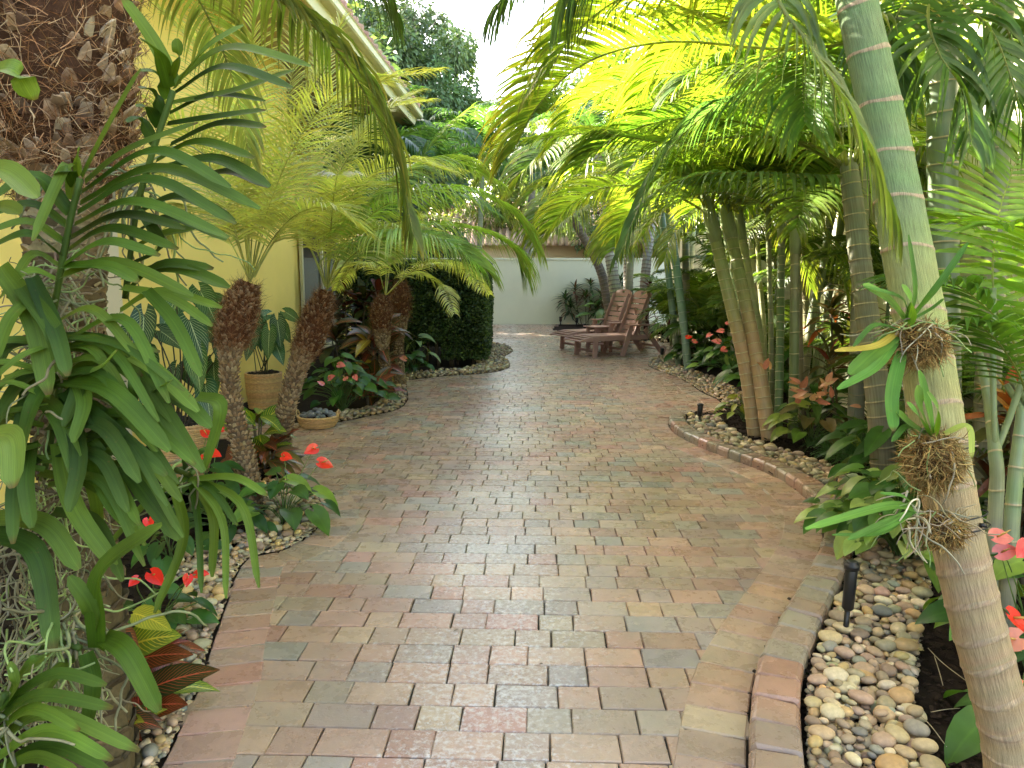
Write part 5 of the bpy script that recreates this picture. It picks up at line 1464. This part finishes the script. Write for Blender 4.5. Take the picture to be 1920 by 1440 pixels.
# bare forked stems right of the leaning trunk
for (px, lb) in (([(1868, 1010, 3.1), (1868, 930, 3.1), (1866, 850, 3.1), (1850, 730, 3.2), (1830, 640, 3.2)], 'pale forked cane right of the leaning trunk'), ([(1900, 1060, 2.95), (1900, 940, 2.95), (1912, 830, 2.95), (1918, 760, 2.95)], 'green ringed cane at the very right edge')):
    pp = [P(*q) for q in px]; pp[0] = V((pp[0].x, pp[0].y, -.02))
    r = cane('palm_cane', lb, pp, [.032, .028, .026, .02, .015][:len(pp)], .14, ((.26, .27, .2), (.18, .24, .12), .4), 'young canes at the right edge')
    mb = MB()
    if len(px) == 5:
        tube(mb, spline([P(1866, 850, 3.1), P(1890, 790, 3.1), P(1925, 690, 3.05)], 8), .014, 8, (.2, .26, .13))
        tube(mb, spline([P(1866, 850, 3.1), P(1862, 700, 3.1), P(1862, 540, 3.1)], 8), .012, 8, (.2, .26, .13))
        mb.build('branch', M['cane'], r)
# ------------------------------------------------------------ wicker baskets
WC = (.50, .30, .12)
def basket(name, label, c, r0, r1, h, rows, handles=False, fill=None, rim=.012, cat='basket', group=None):
    o = thing(name, label, cat, c, group)
    mb = MB()
    ns = 88; st = 22
    for i in range(rows):
        t = (i+.5)/rows; r = lerp(r0, r1, sin(t*pi/2)**.8); z = h*t
        pts = []
        for k in range(ns+1):
            a = 2*pi*k/ns
            rr = r+.0042*cos(st*a+pi*(i % 2))
            pts.append(c+V((cos(a)*rr, sin(a)*rr, z)))
        tube(mb, pts, h/rows*.56, 5, vary(mixc(WC, (.62, .42, .2), R(0, .6)), .12), cap=False)
    for k in range(st*2):
        a = 2*pi*(k+.5)/(st*2)
        tube(mb, [c+V((cos(a)*lerp(r0, r1, sin(t*pi/2)**.8), sin(a)*lerp(r0, r1, sin(t*pi/2)**.8), h*t)) for t in (0, .2, .4, .6, .8, 1)], .0035, 5, vary((.42, .25, .1), .1))
    mb.build('wicker_body', M['wicker'], o)
    mb = MB()
    for q in range(3):      # braided rim
        pts = []
        for k in range(ns*2+1):
            a = 2*pi*k/(ns*2); ph = 20*a+q*2.09
            pts.append(c+V((cos(a)*(r1+cos(ph)*rim*.55), sin(a)*(r1+cos(ph)*rim*.55), h+sin(ph)*rim*.55)))
        tube(mb, pts, rim*.55, 5, vary((.55, .36, .16), .1), cap=False)
    mb.build('rim', M['wicker'], o)
    if handles:
        for sx in (-1, 1):
            mb = MB(); m = c+V((sx*r1, 0, h))
            for q in range(2):
                pts = []
                for k in range(25):
                    a = pi*k/24; ph = k*.9+q*pi
                    pts.append(m+V((sx*.012*sin(a)+cos(ph)*.003, cos(a)*.05, sin(a)*.062+sin(ph)*.003)))
                tube(mb, pts, .006, 6, vary((.52, .34, .15), .1))
            mb.build('handle', M['wicker'], o)
    mb = MB()
    tube(mb, [c+V((0, 0, .012)), c+V((0, 0, h*.86))], [r0*.95, r1*.93], 24, (.03, .022, .016))
    mb.build('potting_soil', M['soil'], o)
    return o
bk3 = G(597, 799); bk3.z = .002
basket('stone_basket', 'low round wicker basket with two loop handles holding dark grey stones', bk3, .155, .20, .105, 8, True)
SG = 'dark grey stones in the low basket'
for i in range(58):
    a = R(0, 6.28); q = sqrt(R(0, 1))*.165
    m1 = MB(); s = R(.024, .042)
    pebble(m1, V((0, 0, 0)), s, s*.8, s*.6, R(0, 3), R(-.5, .5), vary(rnd.choice([(.12, .13, .13), (.17, .18, .18), (.08, .085, .09), (.22, .22, .21)]), .15), 2)
    o = m1.build('grey_stone', M['pebble']); o.location = bk3+V((cos(a)*q, sin(a)*q, .105+.055*(1-(q/.165)**2)+R(-.02, .012)))
    tag(o, 'smooth dark grey stone heaped in the low handled basket', 'stone', SG)
bk2 = G(497, 764)
bk2.z = .002
basket('tall_basket', 'tall wicker basket of a veined leaf plant standing between the two nearest date palms', bk2, .17, .20, .40, 26)
bk1 = G(345, 888); bk1.z = .002
basket('wide_basket', 'wide wicker basket of the large veined plant left of the nearest date palm', bk1, .17, .215, .40, 24)
def potrocks(c, h, r, n):
    mb = MB()
    for i in range(n):
        a = R(0, 6.28); q = sqrt(R(0, 1))*r
        s = R(.022, .04)
        pebble(mb, c+V((cos(a)*q, sin(a)*q, h+R(-.02, .015))), s, s*.8, s*.7, R(0, 3), R(-.5, .5), vary((.035, .028, .022), .3), 1)
    o = mb.build('lava_rock', M['mulch']); tag(o, 'dark lumps of rock covering the soil in the '+('tall' if r < .18 else 'wide')+' basket', 'rock', kind='stuff')
potrocks(bk2, .40, .17, 60); potrocks(bk1, .40, .185, 60)
VG = [(.018, .075, .018), (.025, .095, .02), (.014, .055, .018)]
def veined(label, base, specs, d0):
    o = thing('veined_plant', label, 'potted plant', base)
    mb, ms = MB(), MB()
    for (x, y, dx, dy, L_, dd) in specs:
        top = P(x, y, d0+dd)
        d = (RIGHT*dx-UP*dy+V((0, -.35, 0))).normalized()
        nr = V((R(-.25, .25), -.85, .55))
        blade(mb, top, d, nr, L_, L_*.52, 'heart', .25, .12, .012, vary(rnd.choice(VG), .15), nu=4, twist=R(-.25, .25))
        mid = base.lerp(top, .5)+V((R(-.05, .05), R(-.03, .03), .06))
        tube(ms, spline([base+V((R(-.07, .07), R(-.07, .07), -.02)), mid, top], 8), .0055, 6, vary((.05, .045, .03), .2), cap=False)
    mb.build('foliage', M['vein'], o); ms.build('stem', M['leaf'], o)
    return o
s1 = [(270, 590, .1, 1, .38, 0), (300, 620, 1, .5, .28, .1), (375, 545, .5, .6, .36, .15), (355, 600, .55, 1, .40, -.05), (330, 560, -.3, .8, .3, .2), (400, 560, .9, .4, .26, .2), (240, 620, -.4, 1, .3, .15),
      (365, 655, .3, 1, .36, -.1), (290, 700, -.4, 1, .28, 0), (385, 720, .3, 1, .32, -.05), (330, 690, -.2, .9, .27, .1), (250, 660, -.6, .8, .3, .25), (415, 640, .4, 1, .30, .1), (310, 580, .6, -.1, .28, .3), (345, 690, .8, .7, .26, .2), (280, 660, .3, 1, .3, .3), (380, 610, .9, .6, .3, .2), (400, 680, .2, 1, .3, .25)]
veined('large plant with dark green white veined leaves left of the nearest date palm', bk1+V((0, 0, .38)), s1, 5.95)
s2 = [(505, 620, .05, 1, .36, -.1), (520, 600, .25, 1, .36, 0), (480, 600, -.35, 1, .36, .1), (475, 625, -.2, 1, .34, 0), (535, 585, .7, .3, .28, .2), (500, 590, -.6, .2, .3, .25), (515, 640, .5, .9, .32, 0), (470, 600, -.8, .5, .28, .25), (525, 605, .6, .8, .3, .2), (490, 610, .1, 1, .33, .2)]
veined('smaller veined leaf plant in the tall basket between the date palms', bk2+V((0, 0, .38)), s2, 8.75)

# ------------------------------------------------------------ clipped hedge
hx0, hx1 = -2.9, -.42
hy0, hy1 = 12.55, 16.3
hd = thing('clipped_hedge', 'tall clipped dark green hedge beside the far bend of the drive', 'hedge', V((-1.6, 14.4, -.02)))
mb = MB()
HC = [(.05, .085, .022), (.07, .11, .025), (.022, .042, .014), (.11, .15, .04), (.045, .08, .03)]
def hedge_leaf(p, n_):
    d = (V((R(-1, 1), R(-1, 1), R(-.6, 1)))+n_*.8).normalized()
    s = d.cross(V((R(-1, 1), R(-1, 1), R(-1, 1)))).normalized()
    l, w = R(.035, .07), R(.011, .020)
    c = vary(rnd.choice(HC), .3)
    mb.add([p-d*l*.5, p+s*w, p+d*l*.5, p-s*w], [(0, 1, 2, 3)], c, [(.5, 0), (1, .5), (.5, 1), (0, .5)])
def hz(p): return noise.noise(V((p[0]*2.2, p[1]*2.2, p[2]*1.5)))*.06
hnx = hx1-hx0; hny = hy1-hy0
for i in range(52000):
    t = rnd.random()
    z = .12+1.6*R(0, 1)
    if t < .50:      # camera side
        x, y, n_ = R(hx0, hx1), hy0, V((0, -1, 0))
        if x < hx1-.75 and z < .42 and noise.noise(V((x*2.2, 7.7, 1.3))) > lerp(-.9, .35, z/.42): continue
        # rounded right corner
        if x > hx1-.25: y += (x-hx1+.25)**2*2
    elif t < .80: x, y, n_ = hx1, R(hy0, hy1), V((1, 0, 0))
    else: x, y, z, n_ = R(hx0, hx1), R(hy0, hy1), 1.72, V((0, 0, 1))
    dep = R(0, 1)**1.6*.22
    p = V((x, y, z))-n_*(dep-hz((x, y, z)))
    hedge_leaf(p, n_)
for i in range(5000):   # loose shoots above the cut top
    p = V((R(hx0, hx1), R(hy0, hy1), 1.70+abs(rnd.gauss(0, .035)))); hedge_leaf(p, V((0, 0, 1)))
mb.build('foliage', M['bush'], hd)
mb = MB()
for i in range(12):
    x = lerp(hx0+.2, hx1-.25, i/11)+R(-.06, .06); y = hy0+R(.15, .35)
    for j in range(3):
        q = V((x+R(-.03, .03), y, -.02)); tube(mb, spline([q, q+V((R(-.06, .06), 0, .6)), q+V((R(-.15, .15), 0, 1.5))], 8), [.014]*9, 6, (.08, .06, .04), jit=.1)
mb.build('stem', M['wood'], hd)
# dense dark heart of the hedge: twiggy inner mass
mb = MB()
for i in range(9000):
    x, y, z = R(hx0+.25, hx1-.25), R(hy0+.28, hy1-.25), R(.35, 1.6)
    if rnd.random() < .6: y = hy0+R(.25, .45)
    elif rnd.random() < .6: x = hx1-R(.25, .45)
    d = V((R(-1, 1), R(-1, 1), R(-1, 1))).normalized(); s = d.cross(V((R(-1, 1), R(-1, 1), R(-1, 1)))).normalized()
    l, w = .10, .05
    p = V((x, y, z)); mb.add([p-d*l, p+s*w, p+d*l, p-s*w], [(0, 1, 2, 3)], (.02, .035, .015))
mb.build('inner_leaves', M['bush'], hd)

# ------------------------------------------------------------ trees behind
def leaf_tree(name, label, base, trunk_h, centre, rad, n, size, cols, clumps=60, group='trees beyond the garden'):
    o = thing(name, label, 'tree', V((base.x, base.y, -.05)), group)
    mb = MB()
    tube(mb, spline([V((base.x, base.y, -.05)), base+V((.2, 0, trunk_h*.5)), V((centre.x, centre.y, centre.z-rad[2]*.3))], 10), [.30-.018*i for i in range(11)], 10, (.12, .10, .08), jit=.08)
    cl = []
    for k in range(clumps):
        while True:
            q = V((R(-1, 1), R(-1, 1), R(-.75, 1)))
            if .25 < q.length < 1: break
        q = q.normalized()*(q.length**.4)
        c = centre+V((q.x*rad[0], q.y*rad[1], q.z*rad[2]))
        cl.append((c, R(.16, .30)*min(rad)))
        if k % 3 == 0:
            a = V((centre.x, centre.y, centre.z-rad[2]*.5))
            tube(mb, spline([a, a.lerp(c, .5)+V((R(-.3, .3), R(-.3, .3), R(-.2, .3))), c], 6), [.09, .08, .07, .05, .035, .02, .01], 6, (.12, .10, .08))
    mb.build('trunk', M['wood'], o)
    mb = MB()
    per = n//clumps
    for (c, r) in cl:
        cc = vary(rnd.choice(cols), .25)
        for i in range(per):
            d = V((rnd.gauss(0, 1), rnd.gauss(0, 1), rnd.gauss(0, .8))).normalized()
            p = c+d*r*R(.55, 1.1)
            e = (d+V((R(-1, 1), R(-1, 1), R(-1.2, .4)))).normalized(); s = e.cross(V((R(-1, 1), R(-1, 1), R(-1, 1)))).normalized()
            l, w = size*R(.6, 1.2), size*R(.16, .26)
            m = p+e*l*.5+V((0, 0, -.0))
            mb.add([p, m+s*w, p+e*l+V((0, 0, -l*.25)), m-s*w], [(0, 1, 2, 3)], vary(cc, .25), [(.5, 0), (1, .5), (.5, 1), (0, .5)])
    mb.build('crown', M['bush'], o)
    return o
TC = [(.11, .17, .08), (.13, .20, .09), (.085, .14, .07), (.16, .22, .09)]  # pale tones put distant haze into the leaf colours
tc = P(765, 185, 27); leaf_tree('mango_tree', 'big rounded grey green tree rising behind the house against the white sky', V((tc.x-1, tc.y, 0)), 5, tc, (2.5, 2.6, 3.1), 46000, .20, TC, 130)
tc = P(560, 80, 30); leaf_tree('mango_tree', 'tall spreading tree behind the roof of the yellow house', V((tc.x, tc.y, 0)), 5, tc, (3.6, 3, 4.0), 22000, .26, TC, 90)
for (x, y, d, r, lb) in ((930, 400, 36, (3.2, 2.5, 2.8), 'light green bushy tree in the gap above the end wall'), (1180, 300, 31, (4.2, 3, 4.2), 'dark leafy tree high behind the recliners'), (1400, 250, 27, (4.5, 3, 4.8), 'dark leafy tree behind the boundary wall'), (700, 400, 26, (3.0, 2.5, 2.8), 'dark leafy tree behind the hedge')):
    tc = P(x, y, d); leaf_tree('garden_tree', lb, V((tc.x, tc.y, 0)), 3, tc, r, 15000, .28, TC if x != 930 else [(.14, .19, .06), (.18, .22, .07)], 80)
# tall trees added at the left to keep sun off the drive's end
tc = V((-9.5, 24.5, 5.0)); leaf_tree('garden_tree', 'large leafy tree added left of the end wall to shade the drive', V((tc.x, tc.y, 0)), 4, tc, (4.5, 4, 3.6), 16000, .34, TC, 110)

tc = V((-6.8, 20.5, 6.0)); leaf_tree('garden_tree', 'leafy tree added behind the far corner of the yellow house to shade the drive', V((tc.x, tc.y, 0)), 4, tc, (3.4, 3.2, 2.9), 15000, .26, TC, 100)
# ------------------------------------------------------------ recliners and side table
def recliner(name, label, O, ax, group):
    """O on the ground under the near front leg; ax runs foot to head; local x along, y to the far side, z up"""
    ay = V((-ax.y, ax.x, 0)); az = V((0, 0, 1))
    Wd = .62
    root = thing(name, label, 'sun lounger', O+ax*.8+ay*Wd/2, group)
    T = lambda x, y, z: O+ax*(x*.95)+ay*y+az*z
    def bar(mb, a, b, w, t, side=None):
        """plank from a to b, width w across, thickness t"""
        d = (b-a).normalized(); s = (side or ay); n = d.cross(s).normalized()
        box(mb, (a+b)/2, (b-a).length/2, w/2, t/2, d, s, n, bev=.004)
    def plank(mb, c, lx, ly, lz, dx=ax, dy=ay, dz=az, **k): box(mb, c, lx/2, ly/2, lz/2, dx, dy, dz, bev=.004)
    # side rails with the curved foot
    for y in (.015, Wd-.015):
        mb = MB()
        prof = [(-.30, .262, .02), (-.22, .285, .045), (-.10, .30, .07), (.0, .305, .09), (1.28, .305, .09)]
        vs = []
        for (x, zc, hh) in prof:
            for (sy, sz) in ((-1, -1), (1, -1), (1, 1), (-1, 1)): vs.append(T(x, y+sy*.014, zc+.035+sz*hh/2))
        fs = [(i*4+k, i*4+(k+1) % 4, i*4+4+(k+1) % 4, i*4+4+k) for i in range(4) for k in range(4)]+[(0, 3, 2, 1), (16, 17, 18, 19)]
        mb.add(vs, fs); mb.build('side_rail', M['lumber'], root, False)
    mb = MB()
    x = -.285
    while x < .98:
        z = .385 if x > -.02 else lerp(.300, .385, clamp((x+.30)/.28)**.7)
        plank(mb, T(x+.04, Wd/2, z), .083, Wd-.06, .02)
        x += .095
    mb.build('seat', M['lumber'], root, False)
    # legs: front pair, raked middle pair
    for y in (-.018, Wd+.018):
        mb = MB(); bar(mb, T(.02, y, 0), T(.05, y, .37), .03, .10); mb.build('leg', M['lumber'], root, False)
        mb = MB(); bar(mb, T(.66, y, 0), T(.86, y, .56), .03, .10); mb.build('leg', M['lumber'], root, False)
        mb = MB(); bar(mb, T(1.58, y, .06), T(1.18, y, .50), .03, .09); mb.build('leg', M['lumber'], root, False)
        # armrest
        mb = MB()
        pr = [(.78, .05), (.80, .085), (.95, .095), (1.25, .08), (1.42, .05), (1.47, .02)]
        vs = []
        for (xx, hw) in pr:
            for (sy, sz) in ((-1, -1), (1, -1), (1, 1), (-1, 1)): vs.append(T(xx, y+sy*hw, .575+sz*.012))
        fs = [(i*4+k, i*4+(k+1) % 4, i*4+4+(k+1) % 4, i*4+4+k) for i in range(5) for k in range(4)]+[(0, 3, 2, 1), (20, 21, 22, 23)]
        mb.add(vs, fs); mb.build('armrest', M['lumber'], root, False)
        # wheel
        mb = MB(); c = T(1.60, y+(.035 if y > 0 else -.035), .085)
        pts = [c+ax*(cos(a)*.072)+az*(sin(a)*.072) for a in [2*pi*k/20 for k in range(21)]]
        tube(mb, pts, .014, 6, cap=False)
        for k in range(3):
            a = k*pi/3; bar(mb, c+ax*cos(a)*.066+az*sin(a)*.066, c-ax*cos(a)*.066-az*sin(a)*.066, .016, .022)
        tube(mb, [c-ay*.02, c+ay*.02], .022, 10)
        mb.build('wheel', M['lumber'], root)
    for (x, z) in ((.035, .12), (.705, .12), (1.50, .16)):
        mb = MB(); bar(mb, T(x, 0, z), T(x, Wd, z), .02, .045, side=ax); mb.build('stretcher', M['lumber'], root, False)
    mb = MB(); bar(mb, T(1.60, -.03, .085), T(1.60, Wd+.03, .085), .02, .02, side=ax)
    mb.build('axle', M['lumber'], root, False)
    # back: two side rails and slats, arched top slat with a hand hole
    ang = radians(68); bd = (ax*cos(ang)+az*sin(ang)); bn = bd.cross(ay).normalized()
    B = lambda s, y, n=0: T(1.0, y, .37)+bd*s+bn*n
    mb = MB()
    for y in (.05, Wd-.05): bar(mb, B(-.02, y, .02), B(.80, y, .02), .028, .06)
    bar(mb, B(.55, Wd/2, .05)-bd*0, T(1.30, Wd/2, .36), .05, .02)
    mb.build('back_frame', M['lumber'], root, False)
    mb = MB()
    for k in range(7): plank(mb, B(.045+k*.108, Wd/2, -.022), .086, Wd-.05, .018, bd, ay, bn)
    # arched top slat: outline with an oval hole as a quad strip
    n = 28; s0 = .045+7*.108-.043
    outer, inner = [], []
    hc = (s0+.095, Wd/2)
    hw = (Wd-.05)/2
    for k in range(n):
        a = 2*pi*k/n; ca, sa = cos(a), sin(a)
        inner.append((hc[0]+sa*.020, hc[1]+ca*.068))
        # outer: bottom flat, shoulders, arched crown
        yy = clamp(ca*1.45, -1, 1)*hw
        if sa >= 0: ss = s0+.075+.075*sqrt(max(0, 1-(yy/(hw*1.02))**2))*1.0 if abs(ca) < .7 else lerp(s0+.03, s0+.085, clamp(sa/.7))
        else: ss = s0 if abs(ca) < .7 else lerp(s0+.03, s0, clamp(-sa/.7))
        outer.append((ss, hc[1]+yy))
    vs = []
    for z in (-.031, -.013):
        for (s_, y_) in outer: vs.append(B(s_, y_, z))
        for (s_, y_) in inner: vs.append(B(s_, y_, z))
    fs = []
    for k in range(n):
        j = (k+1) % n
        fs += [(k, j, n+j, n+k), (2*n+k, 3*n+k, 3*n+j, 2*n+j), (k, 2*n+k, 2*n+j, j), (n+k, n+j, 3*n+j, 3*n+k)]
    mb.add(vs, fs)
    mb.build('backrest', M['lumber'], root, False)
    return root
A = G(1112, 671)
ax = (G(1236, 664)-A); ax.z = 0; ax.normalize()
ay = V((-ax.y, ax.x, 0))
LGp = 'brown slatted recliners with wheels'
recliner('sun_lounger', 'nearer of the two brown slatted recliners with its back raised', A, ax, LGp)
recliner('sun_lounger', 'farther of the two brown slatted recliners, behind the small table', A+ay*1.10+ax*.30, ax, LGp)
tb_ = A+ay*.85+ax*.66
tbl = thing('side_table', 'small brown slatted table between the two recliners', 'side table', tb_)
mb = MB()
for k in range(5): box(mb, tb_+ay*(-.18+k*.09)+V((0, 0, .50)), .24, .041, .011, ax, ay, bev=.003)
mb.build('tabletop', M['lumber'], tbl, False)
for sx in (-1, 1):
    for sy in (-1, 1):
        mb = MB(); box(mb, tb_+ax*(sx*.17)+ay*(sy*.15)+V((0, 0, .244)), .035, .014, .244, ax, ay, bev=.003); mb.build('leg', M['lumber'], tbl, False)
mb = MB(); box(mb, tb_+V((0, 0, .15)), .15, .13, .01, ax, ay, bev=.003); mb.build('shelf', M['lumber'], tbl, False)
for sy in (-1, 1):
    mb = MB(); box(mb, tb_+ay*(sy*.13)+V((0, 0, .46)), .19, .012, .028, ax, ay, bev=.003); mb.build('apron', M['lumber'], tbl, False)

# ------------------------------------------------------------ path lights
PL = 'black path lights standing in the pebbles'
def path_light(label, bx, by, top_y, lean_=0, r=.022):
    b = G(bx, by); d = (b-CAM).dot(FWD)
    h = (by-top_y)/F*d/cos(PITCH)
    o = thing('path_light', label, 'path light', b, PL)
    l = V((lean_, 0, 1)).normalized()
    mb = MB(); tube(mb, [b-l*.03, b+l*h*.48], [r*.45, r*.5], 10); mb.build('spike', M['black'], o)
    mb = MB(); tube(mb, [b+l*h*.40, b+l*h*.43, b+l*h*.88, b+l*h*.90], [r*.6, r, r*1.05, r*.9], 20)
    mb.build('lamp_body', M['black'], o)
    mb = MB(); tube(mb, [b+l*h*.895, b+l*h*.90, b+l*h*.94, b+l*h*.96, b+l*h*.965, b+l*h*.99, b+l*h], [r*.9, r*1.25, r*1.3, r*1.25, r*.95, r*1.0, r*.8], 20)
    mb.build('cap', M['black'], o)
path_light('largest black path light, leaning a little in the near pebbles beside the brick kerb', 1583, 1205, 1046, .03, .024)
path_light('black path light at the tip of the raised brick kerb', 1311, 797, 756, .02, .026)
path_light('black path light beside the near wheel of the recliners', 1241, 673, 653, 0, .03)
path_light('black path light in front of the tan based canes, half hidden by leaves', 1364, 715, 688, 0, .03)
path_light('black path light at the left of the pebbles by the end wall', 1051, 609, 594, 0, .04)
path_light('black path light in front of the bronze cordylines', 1080, 611, 596, .15, .04)
path_light('black path light in the pebbles just behind the foot of the recliners', 1096, 624, 607, 0, .04)

# ------------------------------------------------------------ orchids tied to the leaning trunk
def moss(root, c, r, n, sx=1, sz=1, cols=((.30, .18, .06), (.40, .27, .10), (.18, .10, .035), (.24, .19, .07))):
    mb = MB()
    vs, fs = ICO[2]; o = V((R(0, 9),)*3)
    mb.add([c+V((v.x*sx, v.y, v.z*sz))*r*(.72+.2*noise.noise(v*2+o)) for v in vs], fs, (.07, .042, .018))
    for i in range(n):
        d = V((rnd.gauss(0, 1), rnd.gauss(0, 1), rnd.gauss(0, 1))).normalized()
        p = c+V((d.x*sx, d.y, d.z*sz))*r*R(.6, .9)
        strand(mb, p, V((R(-1, 1), R(-1, 1), R(-1, .6)))+d*.4+V((0, 0, -.3)), R(.25, .7)*r, R(.0006, .0018), vary(rnd.choice(cols), .3), 1.1)
    mb.build('moss_ball', M['fibre'], root)
def mounted(label, x, y, d, r, n, leaves, nroots, sx=1, sz=1, tie=None):
    o = thing('mounted_orchid', label, 'orchid', P(x, y, d), 'orchids tied to the leaning trunk with moss')
    moss(o, P(x, y, d), r, n, sx, sz)
    mb = MB()
    for l in leaves:
        x0, y0, xm, ym, x1, y1, w = l[:7]
        c = l[7] if len(l) > 7 else vary(rnd.choice([(.10, .22, .04), (.08, .18, .035), (.14, .27, .05)]), .12)
        zz = R(-.05, .01)
        strap(mb, [(x0, y0, d-.02), (xm, ym, d-.06+zz), (x1, y1, d-.08+zz)], w, c, fold=.3)
    mb.build('leaf_blades', M['strap'], o)
    mb = MB()
    for k in range(nroots):
        root_line(mb, P(x+R(-35, 30), y-r*F/d*.6+R(-12, 14), d-R(.0, .05)), R(.05, .20), R(.0016, .003), rnd.choice([(.42, .38, .26), (.30, .28, .17), (.36, .30, .2)]), down=.3)
    mb.build('aerial_roots', M['root'], o)
    return o
YO = (.42, .33, .06)
m1 = mounted('mounted orchid highest on the leaning trunk, its leaves spreading left', 1722, 642, 2.04, .080, 2600,
  [(1705, 615, 1665, 565, 1618, 535, 34), (1700, 610, 1708, 570, 1690, 535, 30), (1702, 600, 1690, 560, 1620, 537, 14), (1700, 610, 1715, 545, 1703, 440, 12), (1715, 590, 1755, 540, 1815, 455, 14),
   (1680, 625, 1640, 650, 1565, 658, 16, YO), (1678, 630, 1640, 660, 1592, 702, 34), (1680, 640, 1640, 690, 1570, 730, 20), (1690, 660, 1672, 740, 1675, 808, 28), (1690, 620, 1640, 610, 1600, 650, 12), (1700, 605, 1745, 580, 1770, 560, 8)], 22, sx=1.0, sz=.75)
m2 = mounted('mounted orchid in the middle of the leaning trunk with upright young leaves', 1750, 862, 2.02, .080, 2600,
  [(1748, 815, 1738, 760, 1722, 695, 26), (1745, 815, 1725, 765, 1720, 722, 22), (1740, 815, 1722, 780, 1700, 755, 20), (1735, 815, 1705, 795, 1680, 772, 28), (1738, 812, 1700, 800, 1672, 828, 14), (1768, 815, 1815, 800, 1822, 860, 14, (.3, .36, .08)), (1752, 815, 1758, 770, 1738, 735, 20)], 10, sz=1.1)
m3 = mounted('lowest mounted orchid with long green leaves held by black ties', 1762, 992, 2.01, .062, 1600,
  [(1712, 955, 1660, 950, 1510, 992, 20), (1715, 958, 1650, 985, 1590, 1012, 15), (1712, 960, 1670, 985, 1625, 1005, 12), (1700, 965, 1650, 1000, 1560, 1003, 10), (1715, 950, 1690, 930, 1650, 925, 10)], 14, sx=1.2, sz=.9)
def trunk_tie(mb, px, py, r, tiltpx):
    c = P(px, py, 2.12); ax_ = (P(1703, 480, 2.18)-P(1828, 1150, 2.12)).normalized()
    x = RIGHT-ax_*RIGHT.dot(ax_); x.normalize(); y = ax_.cross(x)
    pts = [c+x*cos(a)*r+y*sin(a)*r+ax_*tiltpx*cos(a) for a in [2*pi*k/40 for k in range(41)]]
    tube(mb, pts, .0022, 6, (.01, .01, .01), cap=False)
for (px, py) in ((1790, 967), (1794, 990), (1768, 842), (1735, 632)):
    mb = MB(); trunk_tie(mb, px, py, .0805, .004)
    if py == 990: box(mb, P(1843, 985, 2.05), .008, .005, .005, col=(.01, .01, .01))
    mb.build('tie_strap', M['black'], lean)
# second small root mass left of the lowest orchid
mb = MB()
for k in range(26): root_line(mb, P(1712+R(-14, 16), 935+R(-20, 60), 2.02+R(-.03, .03)), R(.05, .18), R(.0018, .0034), rnd.choice([(.45, .42, .30), (.36, .34, .2), (.5, .46, .34)]), down=.4)
mb.build('aerial_roots', M['root'], m3)
# fallen bits on the bricks
DB = 'small dry leaf scraps fallen on the bricks'
for (x, y) in ((1010, 1327), (745, 788), (640, 932), (560, 838), (1018, 1245), (1430, 1075), (690, 772), (905, 705), (980, 1012), (1100, 930), (860, 1180), (1190, 1010), (760, 860)):
    p = G(x, y, .006); a = R(0, 6.28)
    m1_ = MB(); blade(m1_, V((0, 0, 0)), V((cos(a), sin(a), .1)), V((0, 0, 1)), R(.012, .03), R(.004, .012), 'lance', .4, .5, 0, (.07, .045, .02), nu=1)
    o = m1_.build('fallen_leaf', M['leaf']); o.location = p
    tag(o, 'tiny dry brown leaf scrap lying on the brick paving', 'leaf', DB)
# dry fronds strands on the mulch at the lower right
for (a, b, c) in (((1740, 1215), (1770, 1245), (1830, 1290)), ((1680, 1310), (1735, 1350), (1775, 1400)), ((1745, 1335), (1775, 1330), (1800, 1328)), ((1752, 1230), (1762, 1262), (1768, 1285))):
    m1_ = MB(); tube(m1_, spline([G(*a, .045), G(*b, .05), G(*c, .04)], 8), .0016, 5, (.32, .27, .17)); o = m1_.build('dry_twig', M['root'])
    tag(o, 'thin pale dry strand lying on the dark mulch by the leaning trunk', 'twig', 'dry strands on the mulch')
print('objects', len(bpy.data.objects), 'faces', sum(len(m.polygons) for m in bpy.data.meshes))
